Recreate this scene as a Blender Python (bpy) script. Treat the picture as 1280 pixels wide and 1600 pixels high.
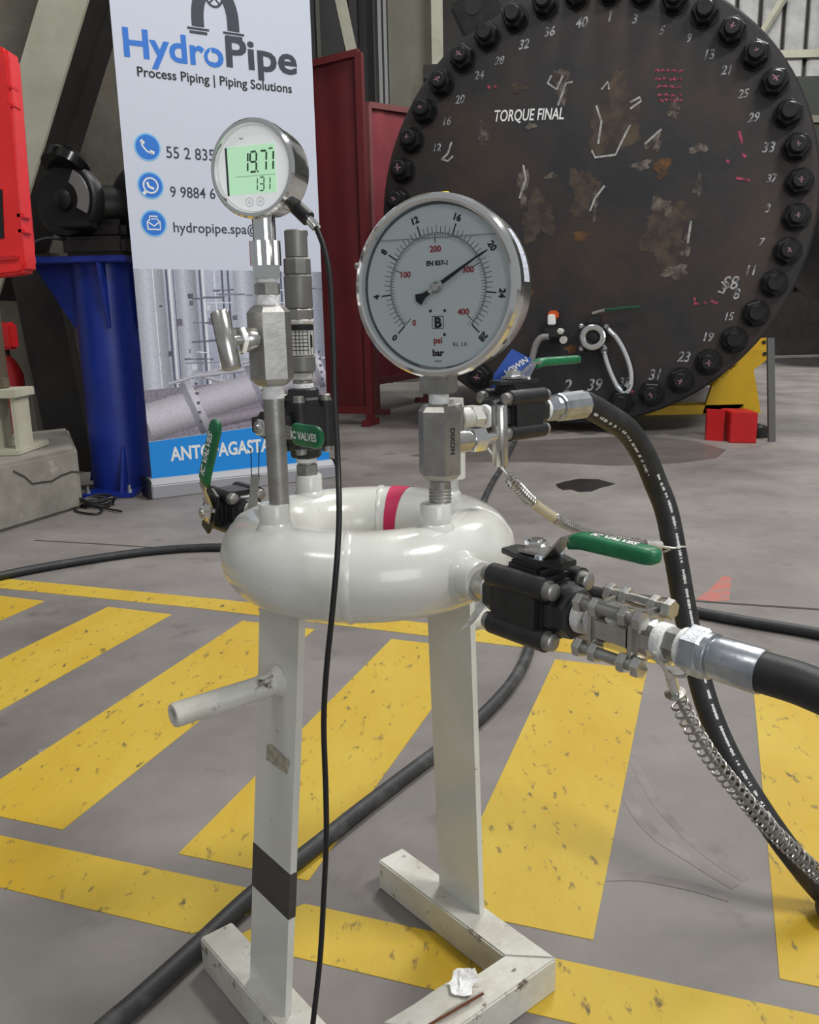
import bpy, bmesh, math, random
from mathutils import Vector as V, Matrix
random.seed(7)
for o in list(bpy.data.objects): bpy.data.objects.remove(o)
scene = bpy.context.scene
COL = scene.collection
pi, sin, cos, rad = math.pi, math.sin, math.cos, math.radians

# ------------------------------------------------------------------ camera
FPX, CAMH = 1360.0, 0.70                      # focal length in px of a 1280x1600 frame, eye height
dn = V((139.0, 6035.6, FPX)).normalized()     # "down" seen by the camera (x right, y down, z forward)
fw = V((0, 0, 1)); Yc = (fw - dn*fw.dot(dn)).normalized(); Zc = -dn; Xc = Yc.cross(Zc)
M3 = Matrix((Xc, Yc, Zc))                     # camera -> world
cam_d = bpy.data.cameras.new('camera'); cam = bpy.data.objects.new('camera', cam_d); COL.objects.link(cam)
cam_d.sensor_fit = 'HORIZONTAL'; cam_d.sensor_width = 36; cam_d.lens = FPX/1280*36; cam_d.clip_start = .02; cam_d.clip_end = 200
R4 = Matrix((M3@V((1,0,0)), M3@V((0,-1,0)), M3@V((0,0,-1)))).transposed().to_4x4()
R4.translation = (0, 0, CAMH); cam.matrix_world = R4
scene.camera = cam

# ------------------------------------------------------------------ light
w = bpy.data.worlds.new('hall_light'); scene.world = w; w.use_nodes = True
w.node_tree.nodes['Background'].inputs[0].default_value = (.93, .97, 1, 1)
w.node_tree.nodes['Background'].inputs[1].default_value = .37
def area(name, loc, target, sx, sy, power, col=(1, .98, .95)):
    d = bpy.data.lights.new(name, 'AREA'); d.shape = 'RECTANGLE'; d.size = sx; d.size_y = sy; d.energy = power; d.color = col
    o = bpy.data.objects.new(name, d); COL.objects.link(o); o.location = loc
    o.rotation_euler = (V(target)-V(loc)).to_track_quat('-Z', 'Y').to_euler(); return o
area('high_bay_lamp', (2.9, .1, 5.4), (.5, 1.9, 0), 1.6, .7, 260)
area('high_bay_lamp', (-2.4, -.6, 5.6), (-.4, 2.4, .3), 1.6, .7, 60)
area('high_bay_lamp', (1.25, 4.35, 5.6), (1.1, 4.3, 0), 1.6, .6, 210)
area('high_bay_lamp', (4.5, 8.5, 6.5), (5.0, 11.0, 1.5), 2.0, 1.0, 700)
area('front_fill_light', (3.6, -6.5, 2.6), (-.1, 1.5, .6), 4.5, 3.6, 230, (.95, .98, 1))  # fill light added out of view behind the camera to brighten camera-facing sides
vs = scene.view_settings; vs.view_transform = 'Standard'; vs.look = 'None'; vs.gamma = 1; vs.use_curve_mapping = False; vs.exposure = -.38

# ------------------------------------------------------------------ pixel -> place helpers (pixels of the 1280x1600 photo)
EYE = V((0, 0, CAMH))
def ray(px, py): return M3 @ V((px-640, py-800, FPX))
def G(px, py, z=0.0):
    r = ray(px, py); return EYE + r*((z-CAMH)/r.z)
def A(px, py, y):
    r = ray(px, py); return EYE + r*(y/r.y)
def PLN(px, py, p, n):
    r = ray(px, py); return EYE + r*((p-EYE).dot(n)/r.dot(n))

# ------------------------------------------------------------------ materials
MATS = {}
def srgb(c):
    return tuple((x/255/12.92 if x/255 <= .04045 else ((x/255+.055)/1.055)**2.4) for x in c) + (1,)
def mat(name, c, rough=.5, metal=0.0, c2=None, scale=20, lo=.4, hi=.7, bump=0.0, bscale=None, c3=None, s3=60, lo3=.68, hi3=.74,
        stretch=None, emit=None, coat=0.0, detail=6, rough2=None):
    if name in MATS: return MATS[name]
    m = bpy.data.materials.new(name); m.use_nodes = True; nt = m.node_tree; N = nt.nodes; L = nt.links
    b = N['Principled BSDF']; b.inputs['Roughness'].default_value = rough; b.inputs['Metallic'].default_value = metal
    b.inputs['Coat Weight'].default_value = coat; b.inputs['Coat Roughness'].default_value = .08
    b.inputs['Base Color'].default_value = srgb(c)
    tc = N.new('ShaderNodeTexCoord'); mp = N.new('ShaderNodeMapping'); L.new(tc.outputs['Object'], mp.inputs[0])
    if stretch: mp.inputs['Scale'].default_value = stretch
    def noise(s, det=detail):
        n = N.new('ShaderNodeTexNoise'); n.inputs['Scale'].default_value = s; n.inputs['Detail'].default_value = det
        n.inputs['Roughness'].default_value = .62; L.new(mp.outputs[0], n.inputs['Vector']); return n
    def ramp(src, a, bb):
        r = N.new('ShaderNodeMapRange'); r.inputs['From Min'].default_value = a; r.inputs['From Max'].default_value = bb
        L.new(src, r.inputs['Value']); return r.outputs[0]
    def mix(f, c1, cc):
        x = N.new('ShaderNodeMix'); x.data_type = 'RGBA'; L.new(f, x.inputs['Factor'])
        if isinstance(c1, tuple): x.inputs[6].default_value = c1
        else: L.new(c1, x.inputs[6])
        x.inputs[7].default_value = cc; return x.outputs[2]
    cur = srgb(c)
    if c2:
        f = ramp(noise(scale).outputs['Fac'], lo, hi); cur = mix(f, cur, srgb(c2))
        if rough2 is not None:
            rr = N.new('ShaderNodeMapRange'); rr.inputs['To Min'].default_value = rough; rr.inputs['To Max'].default_value = rough2
            L.new(f, rr.inputs['Value']); L.new(rr.outputs[0], b.inputs['Roughness'])
    if c3:
        f = ramp(noise(s3, 4).outputs['Fac'], lo3, hi3); cur = mix(f, cur, srgb(c3))
    if not isinstance(cur, tuple): L.new(cur, b.inputs['Base Color'])
    if bump:
        bn = N.new('ShaderNodeBump'); bn.inputs['Strength'].default_value = bump; bn.inputs['Distance'].default_value = .01
        L.new(noise(bscale or scale*3).outputs['Fac'], bn.inputs['Height']); L.new(bn.outputs[0], b.inputs['Normal'])
    if emit:
        b.inputs['Emission Color'].default_value = srgb(c); b.inputs['Emission Strength'].default_value = emit
    MATS[name] = m; return m
def glassy(name, spec=.5):
    m = bpy.data.materials.new(name); m.use_nodes = True; nt = m.node_tree; N = nt.nodes; L = nt.links
    N.remove(N['Principled BSDF']); t = N.new('ShaderNodeBsdfTransparent'); g = N.new('ShaderNodeBsdfGlossy'); g.inputs['Roughness'].default_value = .03
    t.inputs[0].default_value = (.99, 1, 1, 1); f = N.new('ShaderNodeFresnel'); f.inputs[0].default_value = 1.33; x = N.new('ShaderNodeMixShader')
    L.new(f.outputs[0], x.inputs[0]); L.new(t.outputs[0], x.inputs[1]); L.new(g.outputs[0], x.inputs[2]); L.new(x.outputs[0], N['Material Output'].inputs[0])
    return m
WHITE = mat('white_paint', (216, 217, 210), .20, 0, (205, 204, 194), 9, .42, .75, .05, 40, (120, 108, 90), 55, .70, .76, coat=.3)
WHITE_WORN = mat('white_paint_worn', (208, 207, 198), .4, 0, (184, 180, 168), 14, .42, .7, .12, 60, (84, 74, 62), 44, .62, .70)
STEEL = mat('stainless_steel', (206, 204, 199), .22, .92, (178, 176, 171), 30, .4, .7, .03, 200)
STEEL_D = mat('satin_steel', (172, 170, 166), .38, .8, (146, 144, 140), 40, .4, .7, .05, 220)
STEEL_W = mat('machined_white_steel', (214, 213, 206), .35, .35, (180, 178, 170), 60, .45, .7)
CHROME = mat('chrome', (232, 232, 230), .10, .95)
ZINC = mat('zinc_plate', (198, 202, 206), .3, .9, (160, 166, 174), 50, .4, .7, .05, 150)
TAPEW = mat('thread_tape', (244, 244, 243), .6, 0, (222, 222, 222), 200, .45, .7, .3, 300)
BLACKV = mat('black_valve_paint', (27, 28, 30), .42, 0, (38, 39, 42), 60, .45, .7, .08, 300, coat=.15)
BLACKP = mat('black_plastic', (18, 18, 19), .45)
RUBBER = mat('black_rubber', (34, 35, 37), .5, 0, (58, 59, 60), 22, .5, .75, .05, 120)
RUBBER_D = mat('dusty_rubber', (50, 51, 53), .55, 0, (96, 96, 95), 16, .5, .72, .08, 100)
GREEN = mat('green_grip', (18, 116, 72), .42, 0, (12, 96, 58), 40, .4, .7, .04, 200, coat=.1)
PRINTW = mat('white_print', (232, 233, 232), .6)
PRINTK = mat('black_print', (22, 23, 26), .6)
PRINTR = mat('red_print', (176, 44, 52), .6)
REDP = mat('red_plastic', (226, 40, 42), .45, 0, (205, 32, 36), 6, .4, .7)
BLUE = mat('blue_paint', (22, 48, 142), .38, 0, (15, 34, 112), 5, .4, .75, .05, 30)
YELLOWS = mat('yellow_paint', (226, 180, 14), .5, 0, (196, 150, 12), 6, .5, .8)
YELLOWF = mat('yellow_floor_paint', (200, 173, 64), .6, 0, (188, 152, 30), 3.2, .34, .68, .1, 40, (104, 90, 58), 46, .60, .70, stretch=(1.3, .55, 1))
CONC_F = mat('floor_concrete', (138, 133, 128), .62, 0, (102, 97, 94), 1.9, .34, .70, .10, 40, (92, 87, 84), 7, .60, .80, rough2=.48, detail=9)
CONC = mat('rough_concrete', (150, 146, 136), .9, 0, (112, 108, 100), 4, .35, .7, .35, 22, (178, 174, 164), 9, .62, .75)
CONC_W = mat('old_concrete_wall', (122, 117, 106), .95, 0, (84, 79, 70), 2.2, .35, .68, .5, 9, (146, 140, 126), 5, .62, .8)
BEIGE = mat('beige_steel_paint', (186, 184, 166), .6, 0, (166, 163, 144), 5, .4, .75)
DARKST = mat('dark_steel', (48, 45, 42), .65, .2, (34, 32, 30), 6, .4, .7)
VESSEL = mat('vessel_coating', (33, 33, 37), .44, 0, (60, 47, 40), 1.5, .42, .66, .10, 16, (96, 74, 54), 2.7, .66, .86)
NUTK = mat('blackened_steel', (30, 30, 33), .42, .5, (44, 43, 45), 20, .4, .7)
MAROON = mat('maroon_screen', (98, 20, 26), .6, 0, (76, 14, 20), 2.5, .35, .7, .08, 6)
MAROON2 = mat('maroon_screen_light', (138, 52, 62), .6, 0, (118, 38, 48), 2.5, .35, .7, .08, 6)
BANNERW = mat('banner_vinyl', (205, 212, 228), .5)
BANB = mat('banner_blue', (38, 118, 214), .55)
BANK = mat('banner_charcoal', (52, 58, 72), .55)
BANC = mat('banner_cyan', (16, 140, 226), .5)
ALU = mat('brushed_aluminium', (190, 190, 192), .35, .85)
CHALKM = mat('white_marker', (176, 178, 180), .8, 0, (90, 90, 92), 30, .42, .60)
CHALKP = mat('pink_marker', (170, 66, 92), .8, 0, (70, 40, 48), 30, .42, .62)

# ------------------------------------------------------------------ mesh helpers
ROOTM = {}
def thing(name, label, cat, loc=(0, 0, 0), m=None, group=None):
    o = bpy.data.objects.new(name, None); COL.objects.link(o); o.empty_display_size = .05
    mm = m.copy() if m is not None else Matrix.Translation(V(loc)); o.matrix_world = mm; ROOTM[o.name] = mm
    o['label'] = label; o['category'] = cat
    if group: o['group'] = group
    return o
def root_of(o):
    while o.parent: o = o.parent
    return o
def link(name, bm, m, parent=None, smooth=False, world=False, label=None, kind=None, auto=None):
    """bmesh -> one object; verts are in the thing's own frame, or in world space if world=True"""
    if parent is not None and world:
        r = root_of(parent)
        if r.name in ROOTM: bmesh.ops.transform(bm, matrix=ROOTM[r.name].inverted(), verts=bm.verts)
    bmesh.ops.recalc_face_normals(bm, faces=bm.faces)
    me = bpy.data.meshes.new(name); bm.to_mesh(me); bm.free()
    ang = 40 if auto is None else auto
    if smooth:
        for p in me.polygons: p.use_smooth = True
        try: me.set_sharp_from_angle(angle=rad(ang))
        except Exception: pass
    me.materials.append(m)
    o = bpy.data.objects.new(name, me); COL.objects.link(o)
    if parent is not None: o.parent = parent
    if label: o['label'] = label
    if kind: o['kind'] = kind
    return o
def tag(o, label, cat, group=None):
    o['label'] = label; o['category'] = cat
    if group: o['group'] = group
    return o
NB = bmesh.new
def frame(n, up=V((0, 0, 1))):
    n = V(n).normalized(); x = V(up).cross(n)
    if x.length < 1e-4: x = V((1, 0, 0)).cross(n)
    x.normalize(); return x, n.cross(x), n
def fmat(o, ex, ey, ez):
    m = Matrix((V(ex), V(ey), V(ez))).transposed().to_4x4(); m.translation = V(o); return m
def quads(bm, rings, closed=True, cap0=True, cap1=True):
    vr = [[bm.verts.new(p) for p in r] for r in rings]; n = len(vr[0])
    for a, b in zip(vr, vr[1:]):
        for i in range(n if closed else n-1):
            j = (i+1) % n; bm.faces.new((a[i], a[j], b[j], b[i]))
    if cap0: bm.faces.new(vr[0][::-1])
    if cap1: bm.faces.new(vr[-1])
    return vr
def lathe(bm, o, axis, prof, n=24, ph=0.0, cap0=True, cap1=True, up=V((0, 0, 1))):
    """prof: list of (radius, height along axis)"""
    o = V(o); x, y, z = frame(axis, up)
    quads(bm, [[o + z*h + (x*cos(2*pi*i/n+ph) + y*sin(2*pi*i/n+ph))*r for i in range(n)] for r, h in prof], True, cap0, cap1)
def cyl(bm, p, q, r, n=20, r2=None, ph=0.0):
    p, q = V(p), V(q); lathe(bm, p, q-p, [(r, 0), (r if r2 is None else r2, (q-p).length)], n, ph)
def ring_profile(bm, o, axis, prof, n=48):
    """closed profile revolved: list of (r,h)"""
    o = V(o); x, y, z = frame(axis); P = prof + [prof[0]]
    vs_ = [[bm.verts.new(o + z*h + (x*cos(2*pi*i/n)+y*sin(2*pi*i/n))*r) for i in range(n)] for r, h in prof]
    k = len(prof)
    for a in range(k):
        A_, B_ = vs_[a], vs_[(a+1) % k]
        for i in range(n): j = (i+1) % n; bm.faces.new((A_[i], A_[j], B_[j], B_[i]))
def box(bm, o, ex, ey, ez, bev=0.0, seg=2):
    """o = centre, ex/ey/ez = half-extent vectors"""
    o, ex, ey, ez = V(o), V(ex), V(ey), V(ez); b2 = bmesh.new() if bev else bm
    v = [b2.verts.new(o + ex*a + ey*b + ez*c) for a in (-1, 1) for b in (-1, 1) for c in (-1, 1)]
    for f in ((0, 1, 3, 2), (4, 6, 7, 5), (0, 4, 5, 1), (2, 3, 7, 6), (0, 2, 6, 4), (1, 5, 7, 3)): b2.faces.new([v[i] for i in f])
    if bev:
        bmesh.ops.bevel(b2, geom=b2.edges[:], offset=bev, segments=seg, affect='EDGES', clamp_overlap=True); merge(bm, b2)
def merge(bm, b2):
    me = bpy.data.meshes.new('tmp'); b2.to_mesh(me); b2.free(); bm.from_mesh(me); bpy.data.meshes.remove(me)
def abox(bm, a, b, bev=0.0, seg=2):
    a, b = V(a), V(b); c = (a+b)/2; h = (b-a)/2
    box(bm, c, (h.x, 0, 0), (0, h.y, 0), (0, 0, h.z), bev, seg)
def prism(bm, pts, d, bev=0.0):
    """polygon pts (3D) extruded by vector d"""
    b2 = bmesh.new() if bev else bm; d = V(d)
    a = [b2.verts.new(V(p)) for p in pts]; b = [b2.verts.new(V(p)+d) for p in pts]; n = len(pts)
    b2.faces.new(a[::-1]); b2.faces.new(b)
    for i in range(n): b2.faces.new((a[i], a[(i+1) % n], b[(i+1) % n], b[i]))
    if bev:
        bmesh.ops.bevel(b2, geom=b2.edges[:], offset=bev, segments=2, affect='EDGES', clamp_overlap=True); merge(bm, b2)
def crom(pts, k=8):
    P = [V(p) for p in pts]; P = [P[0]*2-P[1]] + P + [P[-1]*2-P[-2]]; out = []
    for i in range(1, len(P)-2):
        for j in range(k):
            t = j/k; a, b, c, d = P[i-1:i+3]
            out.append(.5*((2*b) + (c-a)*t + (2*a-5*b+4*c-d)*t*t + (3*b-a-3*c+d)*t**3))
    out.append(P[-2]); return out
def frames_along(path):
    ts = [(path[min(i+1, len(path)-1)]-path[max(i-1, 0)]).normalized() for i in range(len(path))]
    x = frame(ts[0])[0]; out = []
    for t in ts:
        x = (x - t*x.dot(t)).normalized(); out.append((x, t.cross(x), t))
    return out
def sweep(bm, path, r, n=12):
    fr = frames_along(path)
    quads(bm, [[p + (x*cos(2*pi*i/n)+y*sin(2*pi*i/n))*(r if not callable(r) else r(k/len(path))) for i in range(n)] for k, (p, (x, y, t)) in enumerate(zip(path, fr))])
def helix(bm, path, R, wire, pitch, n=5, seg=9):
    L = [0]
    for a, b in zip(path, path[1:]): L.append(L[-1]+(b-a).length)
    fr = frames_along(path); turns = L[-1]/pitch; N_ = int(turns*seg); pts = []; k = 0
    for i in range(N_+1):
        s = L[-1]*i/N_
        while k < len(L)-2 and L[k+1] < s: k += 1
        t = (s-L[k])/max(1e-9, L[k+1]-L[k]); p = path[k].lerp(path[k+1], t); x, y, z = fr[k]
        a = 2*pi*i/seg; pts.append(p+(x*cos(a)+y*sin(a))*R)
    sweep(bm, pts, wire, n)
def grid_patch(bm, fn, nu, nv):
    g = [[bm.verts.new(fn(i/nu, j/nv)) for j in range(nv+1)] for i in range(nu+1)]
    for i in range(nu):
        for j in range(nv): bm.faces.new((g[i][j], g[i+1][j], g[i+1][j+1], g[i][j+1]))
def txt(s, size=1.0, bold=0.0, ax='LEFT', shear=0.0):
    """text as a flat bmesh in XY"""
    cu = bpy.data.curves.new('t', 'FONT'); cu.body = s; cu.size = size; cu.offset = bold; cu.align_x = ax; cu.shear = shear; cu.resolution_u = 3
    ob = bpy.data.objects.new('t', cu); me = ob.to_mesh(); bm = bmesh.new(); bm.from_mesh(me); ob.to_mesh_clear()
    bpy.data.objects.remove(ob); bpy.data.curves.remove(cu); return bm
def put(bm, o, ex, ey, fit=None, mid=False):
    """map flat XY bmesh to o + x*ex + y*ey; fit=(width) rescales x/y uniformly; fit=(w,h) both"""
    xs = [v.co.x for v in bm.verts]; ys = [v.co.y for v in bm.verts]
    if not xs: return bm
    x0, x1, y0, y1 = min(xs), max(xs), min(ys), max(ys); sx = sy = 1
    if isinstance(fit, tuple): sx = fit[0]/(x1-x0); sy = fit[1]/(y1-y0)
    elif fit: sx = sy = fit/(x1-x0)
    cx, cy = ((x0+x1)/2, (y0+y1)/2) if mid else ((x0, 0) if fit else (0, 0))
    o, ex, ey = V(o), V(ex), V(ey)
    for v in bm.verts: v.co = o + ex*((v.co.x-cx)*sx) + ey*((v.co.y-cy)*sy)
    return bm
def disc(bm, o, n, r, k=40, r0=0.0, a0=0, a1=2*pi):
    x, y, z = frame(n); o = V(o)
    full = abs(a1-a0-2*pi) < 1e-6; m = k if full else k+1
    P = [o+(x*cos(a0+(a1-a0)*i/k)+y*sin(a0+(a1-a0)*i/k))*r for i in range(m)]
    if r0 == 0:
        bm.faces.new([bm.verts.new(p) for p in P])
    else:
        Q = [o+(x*cos(a0+(a1-a0)*i/k)+y*sin(a0+(a1-a0)*i/k))*r0 for i in range(m)]
        a = [bm.verts.new(p) for p in P]; b = [bm.verts.new(p) for p in Q]
        for i in range(m if full else m-1): j = (i+1) % m; bm.faces.new((a[i], a[j], b[j], b[i]))
def stroke(bm, pts, wd, n):
    """flat ribbon through pts lying on a plane of normal n"""
    pts = [V(p) for p in pts]; n = V(n).normalized(); prev = None
    for i, p in enumerate(pts):
        t = (pts[min(i+1, len(pts)-1)]-pts[max(i-1, 0)]).normalized(); s = n.cross(t)*wd/2
        cur = (bm.verts.new(p+s), bm.verts.new(p-s))
        if prev: bm.faces.new((prev[0], prev[1], cur[1], cur[0]))
        prev = cur
def blob(bm, o, ex, ey, k=18, jag=.2, seed=0):
    rr = random.Random(seed); o, ex, ey = V(o), V(ex), V(ey)
    bm.faces.new([bm.verts.new(o + (ex*cos(2*pi*i/k)+ey*sin(2*pi*i/k))*(1+jag*rr.uniform(-1, 1)+jag*1.3*sin(3*2*pi*i/k+seed)+jag*sin(5*2*pi*i/k+2*seed))) for i in range(k)])
Z = V((0, 0, 1))

# ================================================================== SETTING
def struct(name, bm, m, smooth=False):
    o = link(name, bm, m, None, smooth); o['kind'] = 'structure'; return o
bm = NB(); abox(bm, (-9, -3, -.12), (18, 32, 0)); floor = struct('floor', bm, CONC_F)
e1 = V((cos(rad(70.6)), sin(rad(70.6)), 0)); e2 = V((e1.y, -e1.x, 0))
def fl(a, b, z=0.0): return e2*a + e1*b + Z*z
def stripe(pts, name='painted_stripe', m=YELLOWF, h=.0008):
    bm = NB(); prism(bm, [fl(a, b, 0) for a, b in pts], Z*h); return link(name, bm, m, floor)
for k in range(-2, 9):
    a0 = -1.035 + .3845*(k-2) if k < 4 else -.283 + .381*(k-4)
    wd = .193 if k < 4 else .184
    far = 1.722 - max(0, a0+1.0)*.045; near = .878
    stripe([(a0, near), (a0+wd, near), (a0+wd, far-.006), (a0, far)])
for seg_ in range(6):                                   # far border, laid in lengths that follow its slight bend
    a0, a1 = -3.0+seg_*.9, -3.0+(seg_+1)*.9
    y = lambda a: 1.775 - max(0, a+1.2)*.045
    stripe([(a0, y(a0)), (a1, y(a1)), (a1, y(a1)+.075), (a0, y(a0)+.078)], 'painted_border')
stripe([(-3.0, .748), (-.545, .748), (-.46, .842), (-3.0, .83)], 'painted_border')
stripe([(-.50, .75), (2.2, .758), (2.2, .835), (-.443, .836)], 'painted_border')
OIL = mat('oil_film', (44, 41, 39), .22, 0, (56, 52, 49), 12, .4, .7)
DAMP = mat('damp_concrete', (96, 90, 86), .42, 0, (110, 104, 100), 4, .4, .7)
bm = NB(); prism(bm, [G(*p) for p in ((868,757),(880,753),(905,748),(935,749),(950,753),(962,756),(950,760),(940,762),(925,768),(905,769),(892,765),(880,766),(872,762))], Z*.0006)
link('oil_stain', bm, OIL, floor)
bm = NB(); prism(bm, [G(*p) for p in ((640,712),(700,700),(800,690),(1000,680),(1090,690),(1135,703),(1120,716),(1060,724),(960,728),(840,722),(720,722))], Z*.0004)
link('damp_patch', bm, DAMP, floor)
JOINT = mat('slab_joint', (70, 64, 60), .9)
for pts, wd in ((((905,884),(930,920),(1050,936),(1130,942),(1280,952),(1400,960)), .012), (((-60,826),(54,844),(160,850),(340,862)), .010), (((560,641),(620,632),(700,620)), .02), (((1210,556),(1300,556)), .06), (((1195,585),(1300,590)), .05)):
    bm = NB(); stroke(bm, [G(*p, .0007) for p in pts[1:] if True], wd, Z); link('slab_joint', bm, JOINT, floor)
TYRE = mat('tyre_mark', (112, 106, 103), .6, 0, (138, 132, 128), 9, .35, .62)
for kt, (P, wd) in enumerate(((((985,1180),(1030,1260),(1100,1330),(1165,1375)), .014), (((960,1205),(1010,1290),(1085,1345),(1150,1385)), .018), (((930,1370),(1000,1370),(1080,1385),(1140,1402)), .018), (((60,1180),(180,1150),(300,1120)), .04))):
    bm = NB(); stroke(bm, crom([G(*p, .0003+.00012*kt) for p in P], 6), wd, Z); link('tyre_mark', bm, TYRE, floor)
SMEAR = mat('red_smear', (176, 104, 94), .8, 0, (140, 120, 114), 30, .45, .65)
bm = NB(); prism(bm, [G(*p) for p in ((1088,936),(1108,922),(1130,900),(1143,902),(1140,938),(1115,940))], Z*.0005); link('paint_smear', bm, SMEAR, floor)

# back and side walls
bm = NB(); abox(bm, (-7, 4.75, 0), (-.72, 5.0, 5)); struct('wall_left', bm, CONC_W)
HALLW = mat('dark_hall_cladding', (62, 60, 56), .8, .1, (48, 46, 43), 1.2, .35, .7)
bm = NB(); abox(bm, (-7, 15.0, 0), (18, 15.3, 9)); wall_back = struct('wall_back', bm, HALLW)
bm = NB(); abox(bm, (2.5, 14.8, 0), (18, 15.0, 1.0)); o = struct('trim_1', bm, CONC_W)
PANEL = mat('pale_cladding', (190, 190, 188), .6, 0, (150, 150, 148), 3, .35, .7)
for i in range(14):                                      # pale wall sheets, one by one, on the right
    x0 = 4.2 + i*.37
    bm = NB(); abox(bm, (x0, 14.86, 4.2), (x0+.30, 14.98, 8.6), .03, 1); link('wall_panel', bm, PANEL, wall_back)
bm = NB(); abox(bm, (4.2, 14.78, 4.50), (9.6, 14.85, 4.61)); link('wall_rail', bm, BEIGE, wall_back)
bm = NB(); cyl(bm, A(1186, 60, 14.6), A(1232, -14, 14.6), .06, 4); link('wall_brace', bm, BEIGE, wall_back)
# painted hall column, rails and a strut between the banner and the vessel
COLG = mat('grey_green_paint', (112, 110, 96), .6, 0, (98, 96, 84), 2, .4, .7)
t = thing('steel_column', 'grey-green painted steel hall column rising behind the red screens', 'column', A(640, 492, 9.5)-Z*.70)
x0, x1 = A(592, 90, 9.5).x, A(690, 90, 9.5).x
bm = NB(); abox(bm, (x0+.1, 9.5, 0), (x0+.32, 9.62, 7)); abox(bm, (x0+.32, 9.6, 0), (x1-.1, 9.7, 7)); link('web', bm, COLG, t, world=True)
bm = NB(); abox(bm, (x0, 9.4, 0), (x0+.035, 9.75, 7)); abox(bm, (x0+.055, 9.42, 0), (x0+.085, 9.7, 7)); link('flange_edge', bm, mat('pale_edge', (158, 160, 160), .6), t, world=True)
bm = NB(); p = A(684, 100, 9.2); abox(bm, (p.x-.055, 9.2, p.z), (p.x+.055, 9.3, 7)); link('rail', bm, BEIGE, t, world=True)
bm = NB(); p = A(676, 103, 9.2); abox(bm, (p.x-.09, 9.15, p.z-.12), (p.x+.12, 9.3, p.z)); link('bracket', bm, DARKST, t, world=True)
bm = NB(); box(bm, (A(528, -20, 8.6)+A(553, 96, 8.6))/2, (.05, 0, 0), (0, .05, 0), (A(528, -20, 8.6)-A(556, 110, 8.6))/2)
tag(link('steel_strut', bm, BEIGE), 'slim beige strut slanting behind the dark red screen top', 'strut')
t = thing('dark_cabinet', 'tall dark steel cabinet behind the banner, beside the slanting strut', 'cabinet', (A(535, 492, 9.9).x, 9.9, 0))
p, q = A(470, 200, 9.9), A(588, 200, 9.9)
bm = NB(); abox(bm, (p.x, 9.9, 0), (q.x, 10.4, 5)); link('carcass', bm, mat('dark_green_grey', (66, 68, 66), .6, 0, (54, 56, 55), 3, .4, .7), t, world=True)
for px in (500, 545, 566):
    x = A(px, 100, 9.86).x; bm = NB(); abox(bm, (x-.02, 9.84, .3), (x+.02, 9.9, 4.6)); link('door_edge', bm, DARKST if px > 520 else COLG, t, world=True)

# ================================================================== LEFT BACKGROUND
# concrete plinth
c0, c1 = G(130, 793), G(0, 833); dirp = (c1-c0).normalized(); side = (c0.copy()); side.z = 0; side.normalize()
bm = NB(); prism(bm, [c0, c0+dirp*1.4, c0+dirp*1.4+V((-.9, .9, 0)), c0+side*.75+V((-.03, 0, 0))], Z*.232, .012)
plinth = tag(link('concrete_plinth', bm, CONC, smooth=False), 'rough grey concrete plinth on the floor beside the blue pedestal', 'plinth')
CRK = mat('crack', (62, 58, 52), .95)
bm = NB(); nrm = V((dirp.y, -dirp.x, 0)); nrm = nrm if nrm.dot(-c0) > 0 else -nrm
stroke(bm, [PLN(*p, c0, nrm)+nrm*.002 for p in ((129,738),(112,737),(95,743),(80,752),(62,754),(50,756),(38,745),(20,736))], .007, nrm); link('crack', bm, CRK, plinth)
# steel column foot on the plinth
t = thing('column_foot', 'beige ribbed steel column foot standing on the concrete plinth', 'column', G(2, 712, .232))
o_ = G(8, 712, .232)
bm = NB(); box(bm, o_+V((-.10, .12, .012)), (.16, 0, 0), (0, .14, 0), (0, 0, .012), .004); link('base_plate', bm, BEIGE, t, world=True)
for dx in (-.02, .055):
    bm = NB(); box(bm, o_+V((dx-.005, .06, .115)), (.008, 0, 0), (0, .06, 0), (0, 0, .095)); link('rib', bm, BEIGE, t, world=True)
bm = NB(); box(bm, o_+V((-.06, .07, .225)), (.13, 0, 0), (0, .085, 0), (0, 0, .016), .003); link('cap_plate', bm, BEIGE, t, world=True)
bm = NB(); box(bm, o_+V((-.155, .10, 1.24)), (.125, 0, 0), (0, .07, 0), (0, 0, 1.0)); link('column_shaft', bm, mat('brown_primer', (96, 84, 70), .8), t, world=True)
bm = NB(); box(bm, o_+V((-.02, .06, .26)), (.03, 0, 0), (0, .03, 0), (0, 0, .02), .004); link('anchor_nut', bm, mat('brown_primer', (96, 84, 70)), t, world=True)
# diagonal brace: pale face and dark flank
a, b = A(2, 330, 4.3), A(118, -60, 4.3)
d_ = (b-a).normalized(); s_ = V((d_.z, 0, -d_.x))
bm = NB(); box(bm, (a+b)/2, s_*.10, V((0, .012, 0)), d_*((b-a).length/2+.4))
brace = thing('diagonal_brace', 'pale beige diagonal steel brace slanting up in front of the concrete wall', 'brace', a)
link('flange', bm, BEIGE, brace, world=True)
bm = NB(); box(bm, (a+b)/2+s_*.085+V((0, .13, 0)), s_*.012, V((0, .12, 0)), d_*((b-a).length/2+.4)); link('web', bm, DARKST, brace, world=True)
bm = NB(); box(bm, (a+b)/2+s_*.125+V((0, .25, 0)), s_*.035, V((0, .012, 0)), d_*((b-a).length/2+.4)); link('flange', bm, DARKST, brace, world=True)
a, b = A(52, 400, 4.2), A(128, 770, 4.2); d_ = (b-a).normalized(); s_ = V((d_.z, 0, -d_.x))
bm = NB(); box(bm, (a+b)/2, s_*.10, V((0, .05, 0)), d_*((b-a).length/2)); tag(link('dark_beam', bm, DARKST), 'dark steel beam leaning down behind the blue pedestal', 'beam')
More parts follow.
